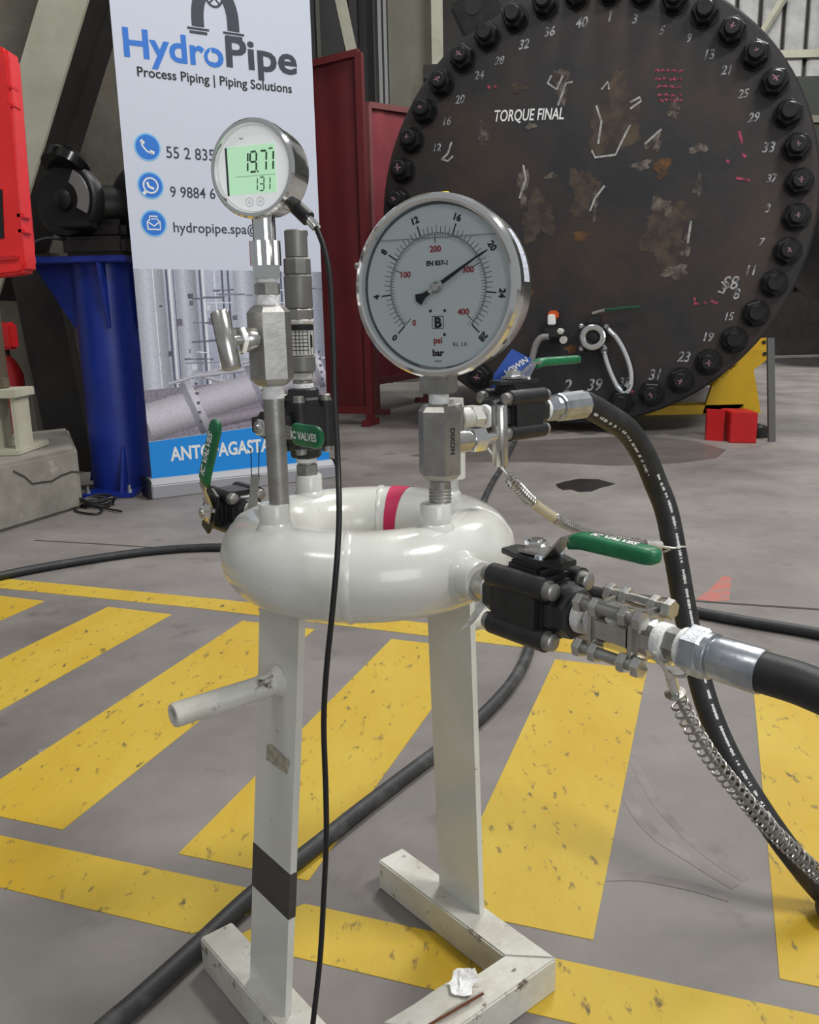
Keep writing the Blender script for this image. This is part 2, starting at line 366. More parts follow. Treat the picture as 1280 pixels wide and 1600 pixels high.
a, b = A(48, 470, 4.6), A(88, 722, 4.55); d_ = (b-a).normalized(); s_ = V((d_.z, 0, -d_.x))
bm = NB(); box(bm, (a+b)/2, s_*.055, V((0, .03, 0)), d_*((b-a).length/2)); tag(link('grey_plank', bm, mat('grey_board', (92, 90, 84), .9, 0, (70, 68, 62), 5)), 'grey plank leaning on the wall left of the dark beam', 'plank')
# red items behind the plinth
t = thing('red_cylinder', 'dark red cylinder standing behind the concrete plinth', 'cylinder', A(26, 695, 4.2))
bz = A(26, 695, 4.2); tz = A(20, 572, 4.2)
bm = NB(); lathe(bm, (bz.x, 4.2, .02), Z, [(.06, 0), (.07, .02), (.07, tz.z-.06), (.045, tz.z), (.02, tz.z+.03)], 24); link('cylinder_body', bm, mat('extinguisher_red', (170, 28, 24), .5), t, True, world=True)
bm = NB(); cyl(bm, (bz.x, 4.2, tz.z+.05), (bz.x, 4.2, tz.z+.09), .02, 12); link('valve', bm, DARKST, t, world=True)
p = A(6, 525, 4.0); bm = NB(); box(bm, p, (.05, 0, 0), (0, .04, 0), (0, 0, .06), .012); tag(link('red_box', bm, REDP), 'small red box on the wall below the red case', 'box')
# red plastic case hanging at the left edge
t = thing('red_case', 'bright red plastic case with moulded hinges at the left edge', 'case', A(0, 430, 2.9))
yy = 2.9; poly = [A(-60, 70, yy), A(6, 72, yy), A(13, 84, yy), A(36, 380, yy), A(41, 412, yy), A(38, 424, yy), A(30, 428, yy), A(-60, 438, yy)]
bm = NB(); prism(bm, poly, (0, .09, 0), .012); link('shell', bm, REDP, t, True, world=True)
bm = NB(); abox(bm, (o_.x-.25, 2.985, 1.0), (o_.x-.06, o_.y+.04, 1.06)); abox(bm, (o_.x-.25, 2.985, 1.3), (o_.x-.06, o_.y+.04, 1.36)); link('mounting_bracket', bm, DARKST, t, world=True)
bm = NB(); prism(bm, [A(-60, 296, yy-.004), A(3, 296, yy-.004), A(6, 372, yy-.004), A(-60, 376, yy-.004)], (0, .006, 0)); link('window_recess', bm, BLACKP, t, world=True)
bm = NB(); prism(bm, [A(-60, 402, yy-.008), A(28, 399, yy-.008), A(28, 405, yy-.008), A(-60, 411, yy-.008)], (0, .01, 0)); link('rib', bm, mat('dark_red_rib', (190, 30, 34), .5), t, world=True)  # rib in a darker red than the shell
for (px, py) in ((18, 138), (21, 166), (37, 338), (39, 362)):
    p = A(px, py, yy+.03); bm = NB(); box(bm, p, (.012, 0, 0), (0, .03, 0), (0, 0, .008), .003); link('hinge_knuckle', bm, REDP, t, world=True)

# blue grinder pedestal
PX, PY = -1.232, 3.70
t = thing('grinder_pedestal', 'blue painted steel pedestal with round column and gusseted top plate', 'pedestal', (PX, PY, 0))
bm = NB(); abox(bm, (-.105, -.215, 0), (.105, .18, .02), .004); link('base_plate', bm, BLUE, t)
bm = NB(); lathe(bm, (0, 0, .02), Z, [(.122, 0), (.122, .915)], 40); link('column', bm, BLUE, t, True)
bm = NB(); abox(bm, (-.285, -.17, .932), (.15, .19, .957), .004); link('top_plate', bm, BLUE, t)
for pts in (((-.275, .93), (-.10, .93), (-.10, .68), (-.135, .68)), ((.10, .93), (.155, .93), (.155, .70), (.12, .68), (.10, .68))):
    bm = NB(); prism(bm, [V((x, -.008, z)) for x, z in pts], (0, .016, 0)); link('gusset', bm, BLUE, t)
bm = NB(); prism(bm, [V((.035, y, z)) for y, z in ((-.18, .93), (-.10, .93), (-.10, .68), (-.125, .68))], (.014, 0, 0)); link('gusset', bm, BLUE, t)
bm = NB(); prism(bm, [V((.045, y, z)) for y, z in ((-.185, .02), (-.10, .02), (-.10, .20), (-.118, .20))], (.012, 0, 0)); link('gusset', bm, BLUE, t)
bm = NB(); prism(bm, [V((x, .1, z)) for x, z in ((-.18, .02), (-.06, .02), (-.06, .25), (-.14, .25))], (0, .012, 0)); link('gusset', bm, BLUE, t)
for x, y in ((-.085, -.19), (.085, -.19)):
    bm = NB(); lathe(bm, (x, y, .02), Z, [(.012, 0), (.012, .012), (.006, .012), (.006, .03)], 6); link('anchor_bolt', bm, ZINC, t)
# bench grinder
GX, GY, GZ = PX-.045, 3.67, .957
t = thing('bench_grinder', 'black bench grinder with silver wheel guard on the blue pedestal', 'grinder', m=Matrix.Translation((GX, GY, GZ)) @ Matrix.Scale(1.2, 4))
wc = V((-.02, -.06, .175)); wn = V((-.30, -.93, .05)).normalized()
bm = NB(); abox(bm, (-.04, -.12, 0), (.16, .11, .06), .012); abox(bm, (.0, -.06, .05), (.15, .09, .12), .02); link('base', bm, BLACKP, t)
bm = NB(); lathe(bm, V((.0, .0, .165)), V((.93, .34, 0)), [(.05, 0), (.07, .02), (.07, .24), (.05, .27)], 28); link('motor', bm, BLACKP, t, True)
bm = NB(); lathe(bm, wc-wn*.03, wn, [(.105, 0), (.118, .008), (.118, .045), (.110, .055), (.04, .058)], 40); link('wheel_guard', bm, BLACKP, t, True)
bm = NB(); lathe(bm, wc+wn*.028, wn, [(.034, 0), (.034, .012), (.022, .02)], 24); link('wheel_nut', bm, NUTK, t, True)
bm = NB(); disc(bm, wc+wn*.031, wn, .100, 14, .058, rad(-28), rad(62)); e_ = bmesh.ops.extrude_face_region(bm, geom=bm.faces[:]); bmesh.ops.translate(bm, verts=[q for q in e_['geom'] if isinstance(q, bmesh.types.BMVert)], vec=wn*.006)
link('grinding_wheel', bm, ALU, t, label='silver exposed wheel segment')
bm = NB(); lathe(bm, wc+V((.0, .0, .11)), (.3, .5, .8), [(.075, -.02), (.078, .01), (.055, .035), (.02, .045)], 24); link('spark_shield', bm, mat('gloss_black', (14, 14, 15), .15), t, True)
bm = NB(); lathe(bm, wc+V((.235, .09, .0)), wn, [(.105, 0), (.118, .01), (.118, .05), (.10, .058)], 32); link('wheel_guard', bm, BLACKP, t, True)
bm = NB(); abox(bm, (-.02, -.20, .08), (.08, -.11, .10), .004); link('tool_rest', bm, NUTK, t)
bm = NB(); sweep(bm, crom([V((-.02, -.05, .05)), V((-.10, -.08, .06)), V((-.16, -.12, .03)), V((-.20, -.13, .007))]), .005, 8); link('power_cord', bm, BLACKP, t, True)
# cable coil and clip on the floor
t = thing('cable_coil', 'small black cable coil lying by the plinth corner', 'cable', G(153, 788))
cc = G(154, 788, .008)
for k in range(4):
    bm = NB(); P = [cc+V((.055*cos(a)*(1+.1*k), .05*sin(a), .008*k+.006*sin(3*a+k))) for a in [2*pi*i/30 for i in range(29)]]; sweep(bm, P, .005, 6); link('loop', bm, BLACKP, t, True, world=True)
bm = NB(); sweep(bm, crom([G(*p, .006) for p in ((118,797),(120,790),(150,792),(160,797),(150,803),(128,801),(116,797))]), .004, 6); tag(link('wire_loop', bm, BLACKP, smooth=True), 'flat black wire loop lying in front of the cable coil', 'wire')
bm = NB(); cyl(bm, G(162, 794, .008), G(190, 799, .008), .004, 8); tag(link('marker_pen', bm, BLACKP), 'thin dark pen lying on the floor by the wire loop', 'pen')

# ================================================================== ROLL-UP BANNER
OB, OE = G(240, 778), G(516, 745); eb = (OE-OB).normalized(); nb_ = eb.cross(Z).normalized()
MB_ = fmat(OB, eb, Z, nb_)
def bl(px, py):
    p = MB_.inverted() @ PLN(px, py, OB, nb_); return p.x, p.y
ban = thing('rollup_banner', 'tall white and blue roll-up banner with pipe logo beside the pedestal', 'banner', m=MB_)
W_, H_ = .79, 2.0
bm = NB(); abox(bm, (0, .075, -.0012), (W_, H_, 0)); link('print_sheet', bm, BANNERW, ban)
bm = NB(); prism(bm, [V((-.012, 0, -.09)), V((-.012, 0, .035)), V((-.012, .055, .035)), V((-.012, .08, .01)), V((-.012, .08, -.05)), V((-.012, .05, -.09))], (W_+.024, 0, 0), .004); link('base_housing', bm, mat('housing_grey', (158, 159, 163), .55, .2), ban)
bm = NB(); abox(bm, (-.026, 0, -.09), (-.012, .08, .035), .004); link('end_cap', bm, BLACKP, ban)
bm = NB(); abox(bm, (W_+.012, 0, -.09), (W_+.026, .08, .035), .004); link('end_cap', bm, BLACKP, ban)
bm = NB(); abox(bm, (-.01, H_, -.012), (W_+.01, H_+.03, .008), .003); link('top_rail', bm, ALU, ban)
bm = NB(); cyl(bm, (W_/2, .05, -.05), (W_/2, H_, -.02), .010, 10); link('support_pole', bm, ALU, ban)
def btxt(s, px0, py0, px1, hz, m, name, bold=0.0, lv=.0012):
    x0, y0 = bl(px0, py0); x1, _ = bl(px1, py0)
    b_ = txt(s, 1, bold); put(b_, (x0, y0, lv), (1, 0, 0), (0, 1, 0), fit=(abs(x1-x0), hz) if hz else abs(x1-x0))
    return link(name, b_, m, ban)
def btxt_w(s, x0, x1, y0, m, name, bold=0.0, lv=.0012, hs=1.0):
    b_ = txt(s, 1, bold); put(b_, (x0, y0, lv), (1, 0, 0), (0, hs, 0), fit=x1-x0); return link(name, b_, m, ban)
btxt_w('Hydro', .036, .415, 1.657, BANB, 'lettering', .024, hs=.93)
btxt_w('Pipe', .425, .722, 1.664, BANK, 'lettering', .024, hs=.84)
btxt_w('Process Piping | Piping Solutions', .078, .694, 1.592, PRINTK, 'lettering', .016)
btxt_w('55 2 835', .163, .352, 1.312, BANK, 'lettering', .006, hs=1.1)
btxt_w('9 9884 6', .166, .345, 1.170, BANK, 'lettering', .006, hs=1.1)
btxt_w('hydropipe.spa@', .168, .520, 1.040, BANK, 'lettering', .008)
btxt_w('m', .705, .735, 1.040, BANK, 'lettering', .008)
for cy_, kind in ((1.345, 'p'), (1.208, 'w'), (1.070, 'm')):
    bm = NB(); disc(bm, (.093, cy_, .0008), (0, 0, 1), .050, 36); link('icon_halo', bm, mat('icon_halo', (120, 190, 240), .5), ban)
    bm = NB(); disc(bm, (.093, cy_, .0012), (0, 0, 1), .044, 36); link('icon_disc', bm, BANB, ban)
    bm = NB(); c = V((.093, cy_, .0016))
    if kind == 'p':
        stroke(bm, [c+V(q) for q in ((-.022, .022, 0), (-.019, .004, 0), (-.004, -.014, 0), (.018, -.022, 0))], .006, (0, 0, 1))
        stroke(bm, [c+V(q) for q in ((-.024, .024, 0), (-.012, .012, 0))], .012, (0, 0, 1)); stroke(bm, [c+V(q) for q in ((.008, -.014, 0), (.024, -.020, 0))], .012, (0, 0, 1))
    elif kind == 'w':
        disc(bm, c, (0, 0, 1), .030, 28, .024); stroke(bm, [c+V(q) for q in ((-.018, -.02, 0), (-.03, -.032, 0))], .012, (0, 0, 1))
        stroke(bm, [c+V(q) for q in ((-.012, .012, 0), (-.008, -.004, 0), (.012, -.012, 0))], .009, (0, 0, 1))
    else:
        stroke(bm, [c+V(q) for q in ((-.024, -.022, 0), (-.024, .006, 0), (-.014, .014, 0), (-.014, .026, 0), (.014, .026, 0), (.014, .014, 0), (.024, .006, 0), (.024, -.022, 0), (-.024, -.022, 0))], .005, (0, 0, 1))
        stroke(bm, [c+V(q) for q in ((-.02, .004, 0), (0, -.010, 0), (.02, .004, 0))], .005, (0, 0, 1)); stroke(bm, [c+V(q) for q in ((-.008, .016, 0), (.008, .016, 0))], .004, (0, 0, 1))
    link('icon_glyph', bm, PRINTW, ban)
# logo: pipe arch with hand wheel and two flanges
lx, ly = .392, 1.868
bm = NB()
for s in (-1, 1):
    P = [V((lx+s*(.030+.040*sin(a)), ly-.055+.10*cos(a*.98), .0012)) for a in [pi/2*i/8 for i in range(9)]] + [V((lx+s*.070, ly-.078, .0012))]
    stroke(bm, P, .048, (0, 0, 1))
link('logo_arch', bm, BANK, ban)
for s in (-1, 1):
    bm = NB(); x = lx+s*.070; abox(bm, (x-.042, ly-.090, .0008), (x+.042, ly-.082, .0014)); abox(bm, (x-.034, ly-.104, .0008), (x+.034, ly-.094, .0014)); link('logo_flange', bm, BANK, ban)
bm = NB(); disc(bm, (lx, ly+.03, .0018), (0, 0, 1), .034, 28, .026); stroke(bm, [(lx-.02, ly+.01, .0018), (lx+.02, ly+.05, .0018)], .007, (0, 0, 1)); stroke(bm, [(lx-.02, ly+.05, .0018), (lx+.02, ly+.01, .0018)], .007, (0, 0, 1)); link('logo_wheel', bm, BANK, ban)
bm = NB(); disc(bm, (lx, ly+.03, .0015), (0, 0, 1), .026, 28); link('logo_wheel_ground', bm, BANNERW, ban)
bm = NB(); b_ = [V((0.364+.013*sin(a), 1.688-.017*cos(a), .0018)) for a in [2*pi*i/20 for i in range(20)]]; b_[10] = V((.364, 1.722, .0018)); bm.faces.new([bm.verts.new(q) for q in b_]); link('logo_drop', bm, BANNERW, ban)
# blue foot band and city name
bm = NB(); prism(bm, [V((0, .08, .0004)), V((W_, .08, .0004)), V((W_, .272, .0004)), V((0, .228, .0004))], (0, 0, .0004)); link('blue_band', bm, BANC, ban)
btxt_w('ANTOFAGASTA', .082, .515, .145, PRINTW, 'lettering', .03, hs=1.3)
# printed picture of a process plant: a colour grid drawn from shapes
import numpy as np
NU, NV = 190, 170; x0, x1, y0, y1 = .0, W_, .225, .90
img = np.zeros((NV, NU, 3)); yy, xx = np.mgrid[0:NV, 0:NU]; fx, fy = xx/NU, yy/NV
rs = np.random.RandomState(3)
img[:] = np.array([168, 174, 192]); img += (fy[..., None]-.5)*30
def rect(xa, xb, ya, yb, c, shade=False):
    m = (fx >= xa) & (fx <= xb) & (fy >= ya) & (fy <= yb); k = np.array(c, float)
    if shade:
        s = 1 - .33*np.abs((fx-(xa*.62+xb*.38))/(xb-xa))*1.5; img[m] = (k[None]*s[m][:, None])
    else: img[m] = k
def line(xa, ya, xb, yb, wd, c):
    dx, dy = xb-xa, yb-ya; L2 = dx*dx+dy*dy; t_ = np.clip(((fx-xa)*dx+(fy-ya)*dy)/L2, 0, 1)
    d = np.hypot(fx-xa-t_*dx, fy-ya-t_*dy); m = d < wd/2; img[m] = np.array(c)
def pipe(xa, ya, xb, yb, wd, c):
    dx, dy = xb-xa, yb-ya; L_ = math.hypot(dx, dy); t_ = ((fx-xa)*dx+(fy-ya)*dy)/(L_*L_); d = ((fx-xa)*dy-(fy-ya)*dx)/L_
    m = (np.abs(d) < wd/2) & (t_ >= 0) & (t_ <= 1); s = .62+.42*np.cos((d/wd*2+.25)*1.35); img[m] = np.clip(np.array(c)[None]*s[m][:, None], 0, 255)
rect(.0, .14, .3, 1, (205, 210, 224), True); rect(.20, .30, .15, 1, (196, 200, 216), True); rect(.50, .62, .45, 1, (200, 205, 220), True); rect(.86, 1, .3, 1, (176, 182, 200), True)
for x in (.155, .17, .19, .325, .34, .40, .44, .47, .66, .70, .76, .82, .09): line(x, .25, x, 1.0, .008, (92, 94, 112) if rs.rand() < .6 else (226, 228, 236))
for k in range(22):
    x = rs.uniform(.12, .95); y = rs.uniform(.42, .98); l = rs.uniform(.04, .2); line(x, y, x+l, y+.01*rs.randn(), rs.uniform(.006, .012), [(104, 106, 124), (128, 130, 148), (222, 224, 232)][rs.randint(3)])
for k in range(34):
    x = rs.uniform(.05, .95); y = rs.uniform(.25, .85); s = rs.uniform(.008, .03); rect(x, x+s, y, y+s*rs.uniform(.6, 2), [(84, 86, 102), (108, 106, 120), (216, 216, 226), (130, 128, 142)][rs.randint(4)])
rect(.0, 1, .0, .30, (138, 132, 146)); img[fy < .30] += rs.randn(int((fy < .30).sum()), 1)*10
for k in range(16): pipe(rs.uniform(.1, .6), rs.uniform(.18, .4), rs.uniform(.4, 1), rs.uniform(.2, .45), rs.uniform(.01, .03), (190, 188, 200))
pipe(.0, .12, .98, .34, .20, (196, 192, 204)); pipe(.30, .06, 1.0, .12, .08, (150, 142, 154))
pipe(.0, .105, .25, .165, .22, (204, 201, 212))
for (cx_, cy2, wd_) in ((.25, .165, .34), (.60, .255, .30), (.95, .335, .27)):
    for k, (dx_, c_) in enumerate(((-.012, (150, 148, 162)), (.020, (206, 204, 214)))): pipe(cx_+dx_-.016, cy2+dx_*.25-.005, cx_+dx_+.016, cy2+dx_*.25+.005, wd_, c_)
    for a in range(6):
        px_, py_ = cx_+.02-.02*(a-2.5)*.16, cy2+wd_*.44*(a-2.5)/2.5; m = np.hypot(fx-px_, (fy-py_)) < .009; img[m] = (84, 82, 98)
img += rs.randn(NV, NU, 1)*5; img = np.clip(img, 20, 245)/255
me = bpy.data.meshes.new('printed_photo'); vv, ff = [], []
for j in range(NV+1):
    for i in range(NU+1):
        u_ = i/NU; top = .901-(.901-.892)*u_; bot = .230+.045*u_; vv.append((u_*W_, bot+(top-bot)*j/NV, .0006))
for j in range(NV):
    for i in range(NU): k = j*(NU+1)+i; ff.append((k, k+1, k+NU+2, k+NU+1))
me.from_pydata(vv, [], ff); ca = me.color_attributes.new('print', 'FLOAT_COLOR', 'CORNER')
lin = np.where(img <= .04045, img/12.92, ((img+.055)/1.055)**2.4).reshape(-1, 3); colr = np.ones((len(ff), 4, 4)); colr[:, :, :3] = lin[:, None, :]
ca.data.foreach_set('color', colr.ravel())
pm = bpy.data.materials.new('banner_print'); pm.use_nodes = True; an = pm.node_tree.nodes.new('ShaderNodeVertexColor'); an.layer_name = 'print'
pm.node_tree.links.new(an.outputs[0], pm.node_tree.nodes['Principled BSDF'].inputs['Base Color']); pm.node_tree.nodes['Principled BSDF'].inputs['Roughness'].default_value = .5
me.materials.append(pm); o = bpy.data.objects.new('printed_photo', me); COL.objects.link(o); o.parent = ban; o['label'] = 'printed grey picture of process pipes'

# ================================================================== WELDING SCREENS
def screen(name, label, P0, P1, h0, h1, zb, m, gm):
    P0, P1 = V(P0), V(P1); e = (P1-P0).normalized(); n = e.cross(Z)
    t = thing(name, label, 'screen', P0, group='red welding screens'); Lh = (P1-P0).length
    nseg = 24; bm = NB()
    def f(u, v): return P0+e*(Lh*u)+Z*(zb+(h0+(h1-h0)*u-zb)*v)+n*(.003*sin(u*9)+.002*sin(u*23+v*3))
    grid_patch(bm, f, 40, 6); link('curtain', bm, m, t, True, world=True)
    for q, hh in ((P0, h0), (P1, h1)):
        bm = NB(); box(bm, q+Z*(hh/2)-n*.0, e*.022, n*.022, Z*(hh/2)); link('post', bm, gm, t, world=True)
        bm = NB(); box(bm, q+Z*.02, e*.025, n*.10, Z*.02); link('foot', bm, gm, t, world=True)
    bm = NB(); a, b = P0+Z*h0, P1+Z*h1; box(bm, (a+b)/2, (b-a)/2, n*.02, Z*.02); link('top_bar', bm, gm, t, world=True)
    bm = NB(); a, b = P0+Z*zb, P1+Z*zb; box(bm, (a+b)/2, (b-a)/2, n*.02, Z*.025); link('bottom_bar', bm, gm, t, world=True)
    return t
FR = mat('maroon_frame', (96, 26, 30), .55)
p1 = A(574, 492, 5.75); p0 = A(440, 492, 5.9)
screen('welding_screen', 'dark red welding screen standing right behind the banner', (p0.x, 5.95, 0), (p1.x, 5.75, 0), 2.20, 2.26, .10, MAROON, FR)
p0 = A(584, 492, 6.4); p1 = A(655, 492, 7.2)
screen('welding_screen', 'paler red welding screen between the dark red one and the vessel', (p0.x, 6.4, 0), (p1.x+.05, 7.2, 0), 2.11, 2.22, .24, MAROON2, mat('pale_maroon_frame', (120, 66, 66), .6))

# ================================================================== PRESSURE VESSEL END (right background)
yaw = rad(18.8); vn = V((-sin(yaw), -cos(yaw), 0)); vs_ = V((cos(yaw), -sin(yaw), 0)); VC = V((1.035, 5.2, 1.271))
up_ = (Z*cos(-.029)+vn*sin(-.029)).normalized(); vn = vs_.cross(up_).normalized()
MV = fmat(VC, vs_, up_, vn); RB, RO = 1.118, 1.222
ves = thing('pressure_vessel', 'huge black round bolted vessel cover with white marker writing', 'vessel', m=MV)
bm = NB(); lathe(bm, (0, 0, -.14), (0, 0, 1), [(RO-.012, 0), (RO, .012), (RO, .128), (RO-.012, .14)], 128, up=V((0, 1, 0))); link('cover_plate', bm, VESSEL, ves, True, auto=30)
bm = NB(); lathe(bm, (0, 0, -.36), (0, 0, 1), [(RO-.02, 0), (RO-.005, .015), (RO-.005, .2), (RO-.06, .21)], 96, up=V((0, 1, 0))); link('body_flange', bm, NUTK, ves, True)
bm = NB(); lathe(bm, (0, 0, -3.4), (0, 0, 1), [(RO-.2, 0), (RO-.2, 3.05)], 72, up=V((0, 1, 0))); link('shell', bm, NUTK, ves, True)
ph0 = .846; base = None
nut_bm = NB(); lathe(nut_bm, (0, 0, 0), (0, 0, 1), [(.062, 0), (.068, .006), (.068, .055), (.060, .064)], 6, up=V((0, 1, 0)))
nut_me = bpy.data.meshes.new('nut'); bmesh.ops.recalc_face_normals(nut_bm, faces=nut_bm.faces); nut_bm.to_mesh(nut_me); nut_bm.free(); nut_me.materials.append(NUTK)
b2 = NB(); lathe(b2, (0, 0, 0), (0, 0, 1), [(.075, 0), (.075, .010)], 24, up=V((0, 1, 0))); wa_me = bpy.data.meshes.new('washer'); b2.to_mesh(wa_me); b2.free(); wa_me.materials.append(NUTK)
b2 = NB(); lathe(b2, (0, 0, 0), (0, 0, 1), [(.044, 0), (.044, .10), (.036, .112)], 20, up=V((0, 1, 0))); st_me = bpy.data.meshes.new('stud'); b2.to_mesh(st_me); b2.free(); st_me.materials.append(NUTK)
b2 = NB(); stroke(b2, [(-.016, -.014, .1135), (.004, .004, .1135), (.014, .022, .1135)], .009, (0, 0, 1)); stroke(b2, [(.016, -.016, .1135), (.0, .0, .1135), (-.012, .014, .1135)], .006, (0, 0, 1)); mk_me = bpy.data.meshes.new('mark'); b2.to_mesh(mk_me); b2.free(); mk_me.materials.append(mat('pale_pink_marker', (150, 112, 120), .8))
for i in range(40):
    a = ph0 - rad(9)*i; x, y = RB*cos(a), RB*sin(a); k = bpy.data.objects.new('stud_bolt', st_me); COL.objects.link(k); k.parent = ves; k.location = (x, y, 0)
    for nm, me_ in (('washer', wa_me), ('nut', nut_me)):
        c = bpy.data.objects.new(nm, me_); COL.objects.link(c); c.parent = k; c.location = (0, 0, .010 if nm == 'nut' else 0); c.rotation_euler = (0, 0, random.uniform(0, 1.05))
    if random.random() < .75:
        c = bpy.data.objects.new('paint_mark', mk_me); COL.objects.link(c); c.parent = k; c.rotation_euler = (0, 0, random.uniform(0, 6)); c.scale = (random.uniform(.5, .9), random.uniform(.4, .9), 1)
MVi = MV.inverted()
def vp(px, py, lift=.0015):
    p = MVi @ PLN(px, py, VC, vn); p.z = lift; return p
for s, px, py, sz in (('40',908,36,.075),('1',952,27,.07),('3',991,30,.07),('5',1034,48,.06),('9',1076,60,.06),('36',858,50,.07),('32',818,70,.07),('28',780,95,.06),('24',748,118,.065),('20',718,156,.065),('16',697,190,.065),('12',682,231,.06),('13',1107,86,.07),('21',1135,110,.065),('25',1161,147,.06),('29',1177,184,.065),('33',1200,231,.075),('37',1205,279,.06),('3',1199,326,.06),('7',1189,379,.06),('11',1172,423,.075),('15',1138,495,.06),('19',1105,527,.07),('23',1068,558,.08),('31',1023,586,.085),('35',975,597,.07),('2',886,604,.11),('39',928,602,.10),('S8',1140,443,.10),('8',1150,460,.08)):
    sz *= .86; b_ = txt(s, sz, .001, 'CENTER', .25); p = vp(px, py); put(b_, p-V((0, sz*.35, 0)), (1, .05*random.uniform(-1, 1), 0), (0, 1.15, 0)); link('marker_number', b_, CHALKM, ves)
b_ = txt('TORQUE FINAL', .085, .001, 'LEFT', .2); p, q = vp(773, 190), vp(881, 186); put(b_, p, (q-p).normalized(), (0, 1, 0), fit=((q-p).length, .075)); link('marker_lettering', b_, PRINTW, ves)
# scuffs, tape scars, chalk strokes and pink notes with shapes of their own
SC1 = mat('pale_scar', (112, 103, 95), .85, 0, (58, 50, 46), 16, .38, .56); SC2 = mat('brown_scar', (82, 69, 56), .8, 0, (50, 43, 40), 10, .34, .60); SC3 = mat('orange_rust', (104, 70, 36), .85, 0, (60, 46, 38), 16, .36, .60)
for i, (px, py, wx, wy, m) in enumerate(((876,125,12,20,SC1),(880,152,10,16,SC1),(755,208,8,18,SC1),(962,185,38,56,SC2),(1022,222,12,14,SC1),(1002,258,14,8,SC1),(818,290,8,34,SC1),(912,300,22,44,SC2),(1032,335,20,30,SC1),(1092,232,14,8,SC1),(1091,290,6,16,SC1),(1040,370,34,50,SC2),(1035,262,12,18,SC3),(908,368,12,9,SC3),(820,455,14,14,SC3),(840,340,26,40,SC2),(1072,385,8,18,SC1),(1056,425,18,12,SC1),(893,545,10,8,SC3),(930,320,4,28,SC1),(810,138,12,9,SC2),(830,197,9,5,SC1),(861,275,10,5,SC1),(1054,170,8,16,SC1))):
    c = vp(px, py, .0006+.00005*i); bm = NB(); blob(bm, c, V((wx/1360*5.3*.9, 0, 0)), V((.1*wx/1360*5, wy/1360*5.3*.8, 0)), 44, .16, i); link('scuff', bm, m, ves)
CHG = mat('grey_chalk', (168, 168, 164), .85, 0, (110, 108, 106), 30)
for P in (((925,235),(930,246),(962,242),(970,225),(985,195)),((935,225),(940,190),(932,165)),((985,160),(1000,152),(1002,158),(985,170)),((940,140),(950,128),(952,140)),((880,118),(870,140),(856,130),(862,118)),((872,165),(885,130),(895,128)),((690,250),(700,240),(706,222)),((945,290),(930,310),(922,330)),((818,258),(822,280),(812,310)),((1008,225),(1030,205),(1034,202)),((690,248),(700,252),(708,244)),((1128,440),(1135,448),(1130,458),(1122,455)),((1080,345),(1075,380))):
    bm = NB(); stroke(bm, [vp(*p, .0024) for p in P], .012, (0, 0, 1)); link('chalk_stroke', bm, CHG, ves)
bm = NB()
for y in (112, 125, 137, 150, 158):
    x = 1022 + (y*7) % 9
    while x < 1066:
        l = random.uniform(3, 9); stroke(bm, [vp(x, y+random.uniform(-2, 2), .0024), vp(x+l*.5, y-3, .0024), vp(x+l, y+random.uniform(-2, 2), .0024)], .011, (0, 0, 1)); x += l+3
for P in (((1085,465),(1086,475),(1092,474)),((1100,472),(1104,474)),((1110,470),(1122,474)),((1136,250),(1140,256)),((1160,240),(1166,246)),((1155,205),(1160,225)),((990,625),(975,612)),((976,626),(990,610)),((1150,278),(1172,282)),((762,134),(766,138)),((772,134),(776,138))):
    stroke(bm, [vp(*p, .0024) for p in P], .014, (0, 0, 1))
link('pink_notes', bm, CHALKP, ves, kind='stuff')
# lifting lug at the upper left of the cover
bm = NB(); p = vp(745, 14); box(bm, p+V((0, 0, -.03)), (.12, .06, 0), (-.05, .10, 0), (0, 0, .03), .02); link('lifting_lug', bm, NUTK, ves)
bm = NB(); lathe(bm, p+V((-.02, .02, 0)), (0, 0, 1), [(.05, 0), (.05, .004), (.02, .004)], 20); link('lug_eye', bm, BLACKP, ves)
# bleed valves on the cover
def vworld(px, py, off): return MV @ vp(px, py, off)
bvc = vp(930, 527, 0); t = thing('flange_valve', 'small chrome-ringed valve with white hose loop on the vessel cover', 'valve', m=MV @ Matrix.Translation(bvc))
bm = NB(); lathe(bm, (0, 0, .0), (0, 0, 1), [(.06, 0), (.06, .05), (.075, .05), (.075, .10)], 28, up=V((0, 1, 0))); link('body', bm, BLACKV, t, True)
bm = NB(); ring_profile(bm, (0, 0, .09), (0, 0, 1), [(.072, 0), (.072, .03), (.06, .035), (.042, .03), (.042, 0)], 36); link('collar', bm, CHROME, t, True)
bm = NB(); lathe(bm, (0, 0, .09), (0, 0, 1), [(.035, 0), (.028, .02), (.012, .022), (.012, .03)], 20, up=V((0, 1, 0))); link('plug', bm, BLACKP, t, True)
for a in (.7, 2.4, 3.9, 5.5):
    bm = NB(); lathe(bm, (.092*cos(a), .092*sin(a), .02), (0, 0, 1), [(.016, 0), (.016, .07), (.010, .075)], 6, up=V((0, 1, 0))); link('body_bolt', bm, ZINC, t)
bm = NB(); abox(bm, (-.035, .075, .02), (.035, .125, .09), .006); link('bonnet', bm, BLACKV, t)
p0, p1, p2 = (vp(930, 490, .10)-bvc), (vp(948, 485, .10)-bvc), (vp(1003, 480, .10)-bvc)
bm = NB(); sweep(bm, [V((0, .13, .05)), p0, p1], .009, 8); link('lever', bm, STEEL, t)
bm = NB(); box(bm, (p1+p2)/2, (p2-p1)/2, V((0, .009, 0)), V((0, 0, .018)), .005); link('lever_grip', bm, mat('dark_green_grip', (30, 74, 52), .5), t)
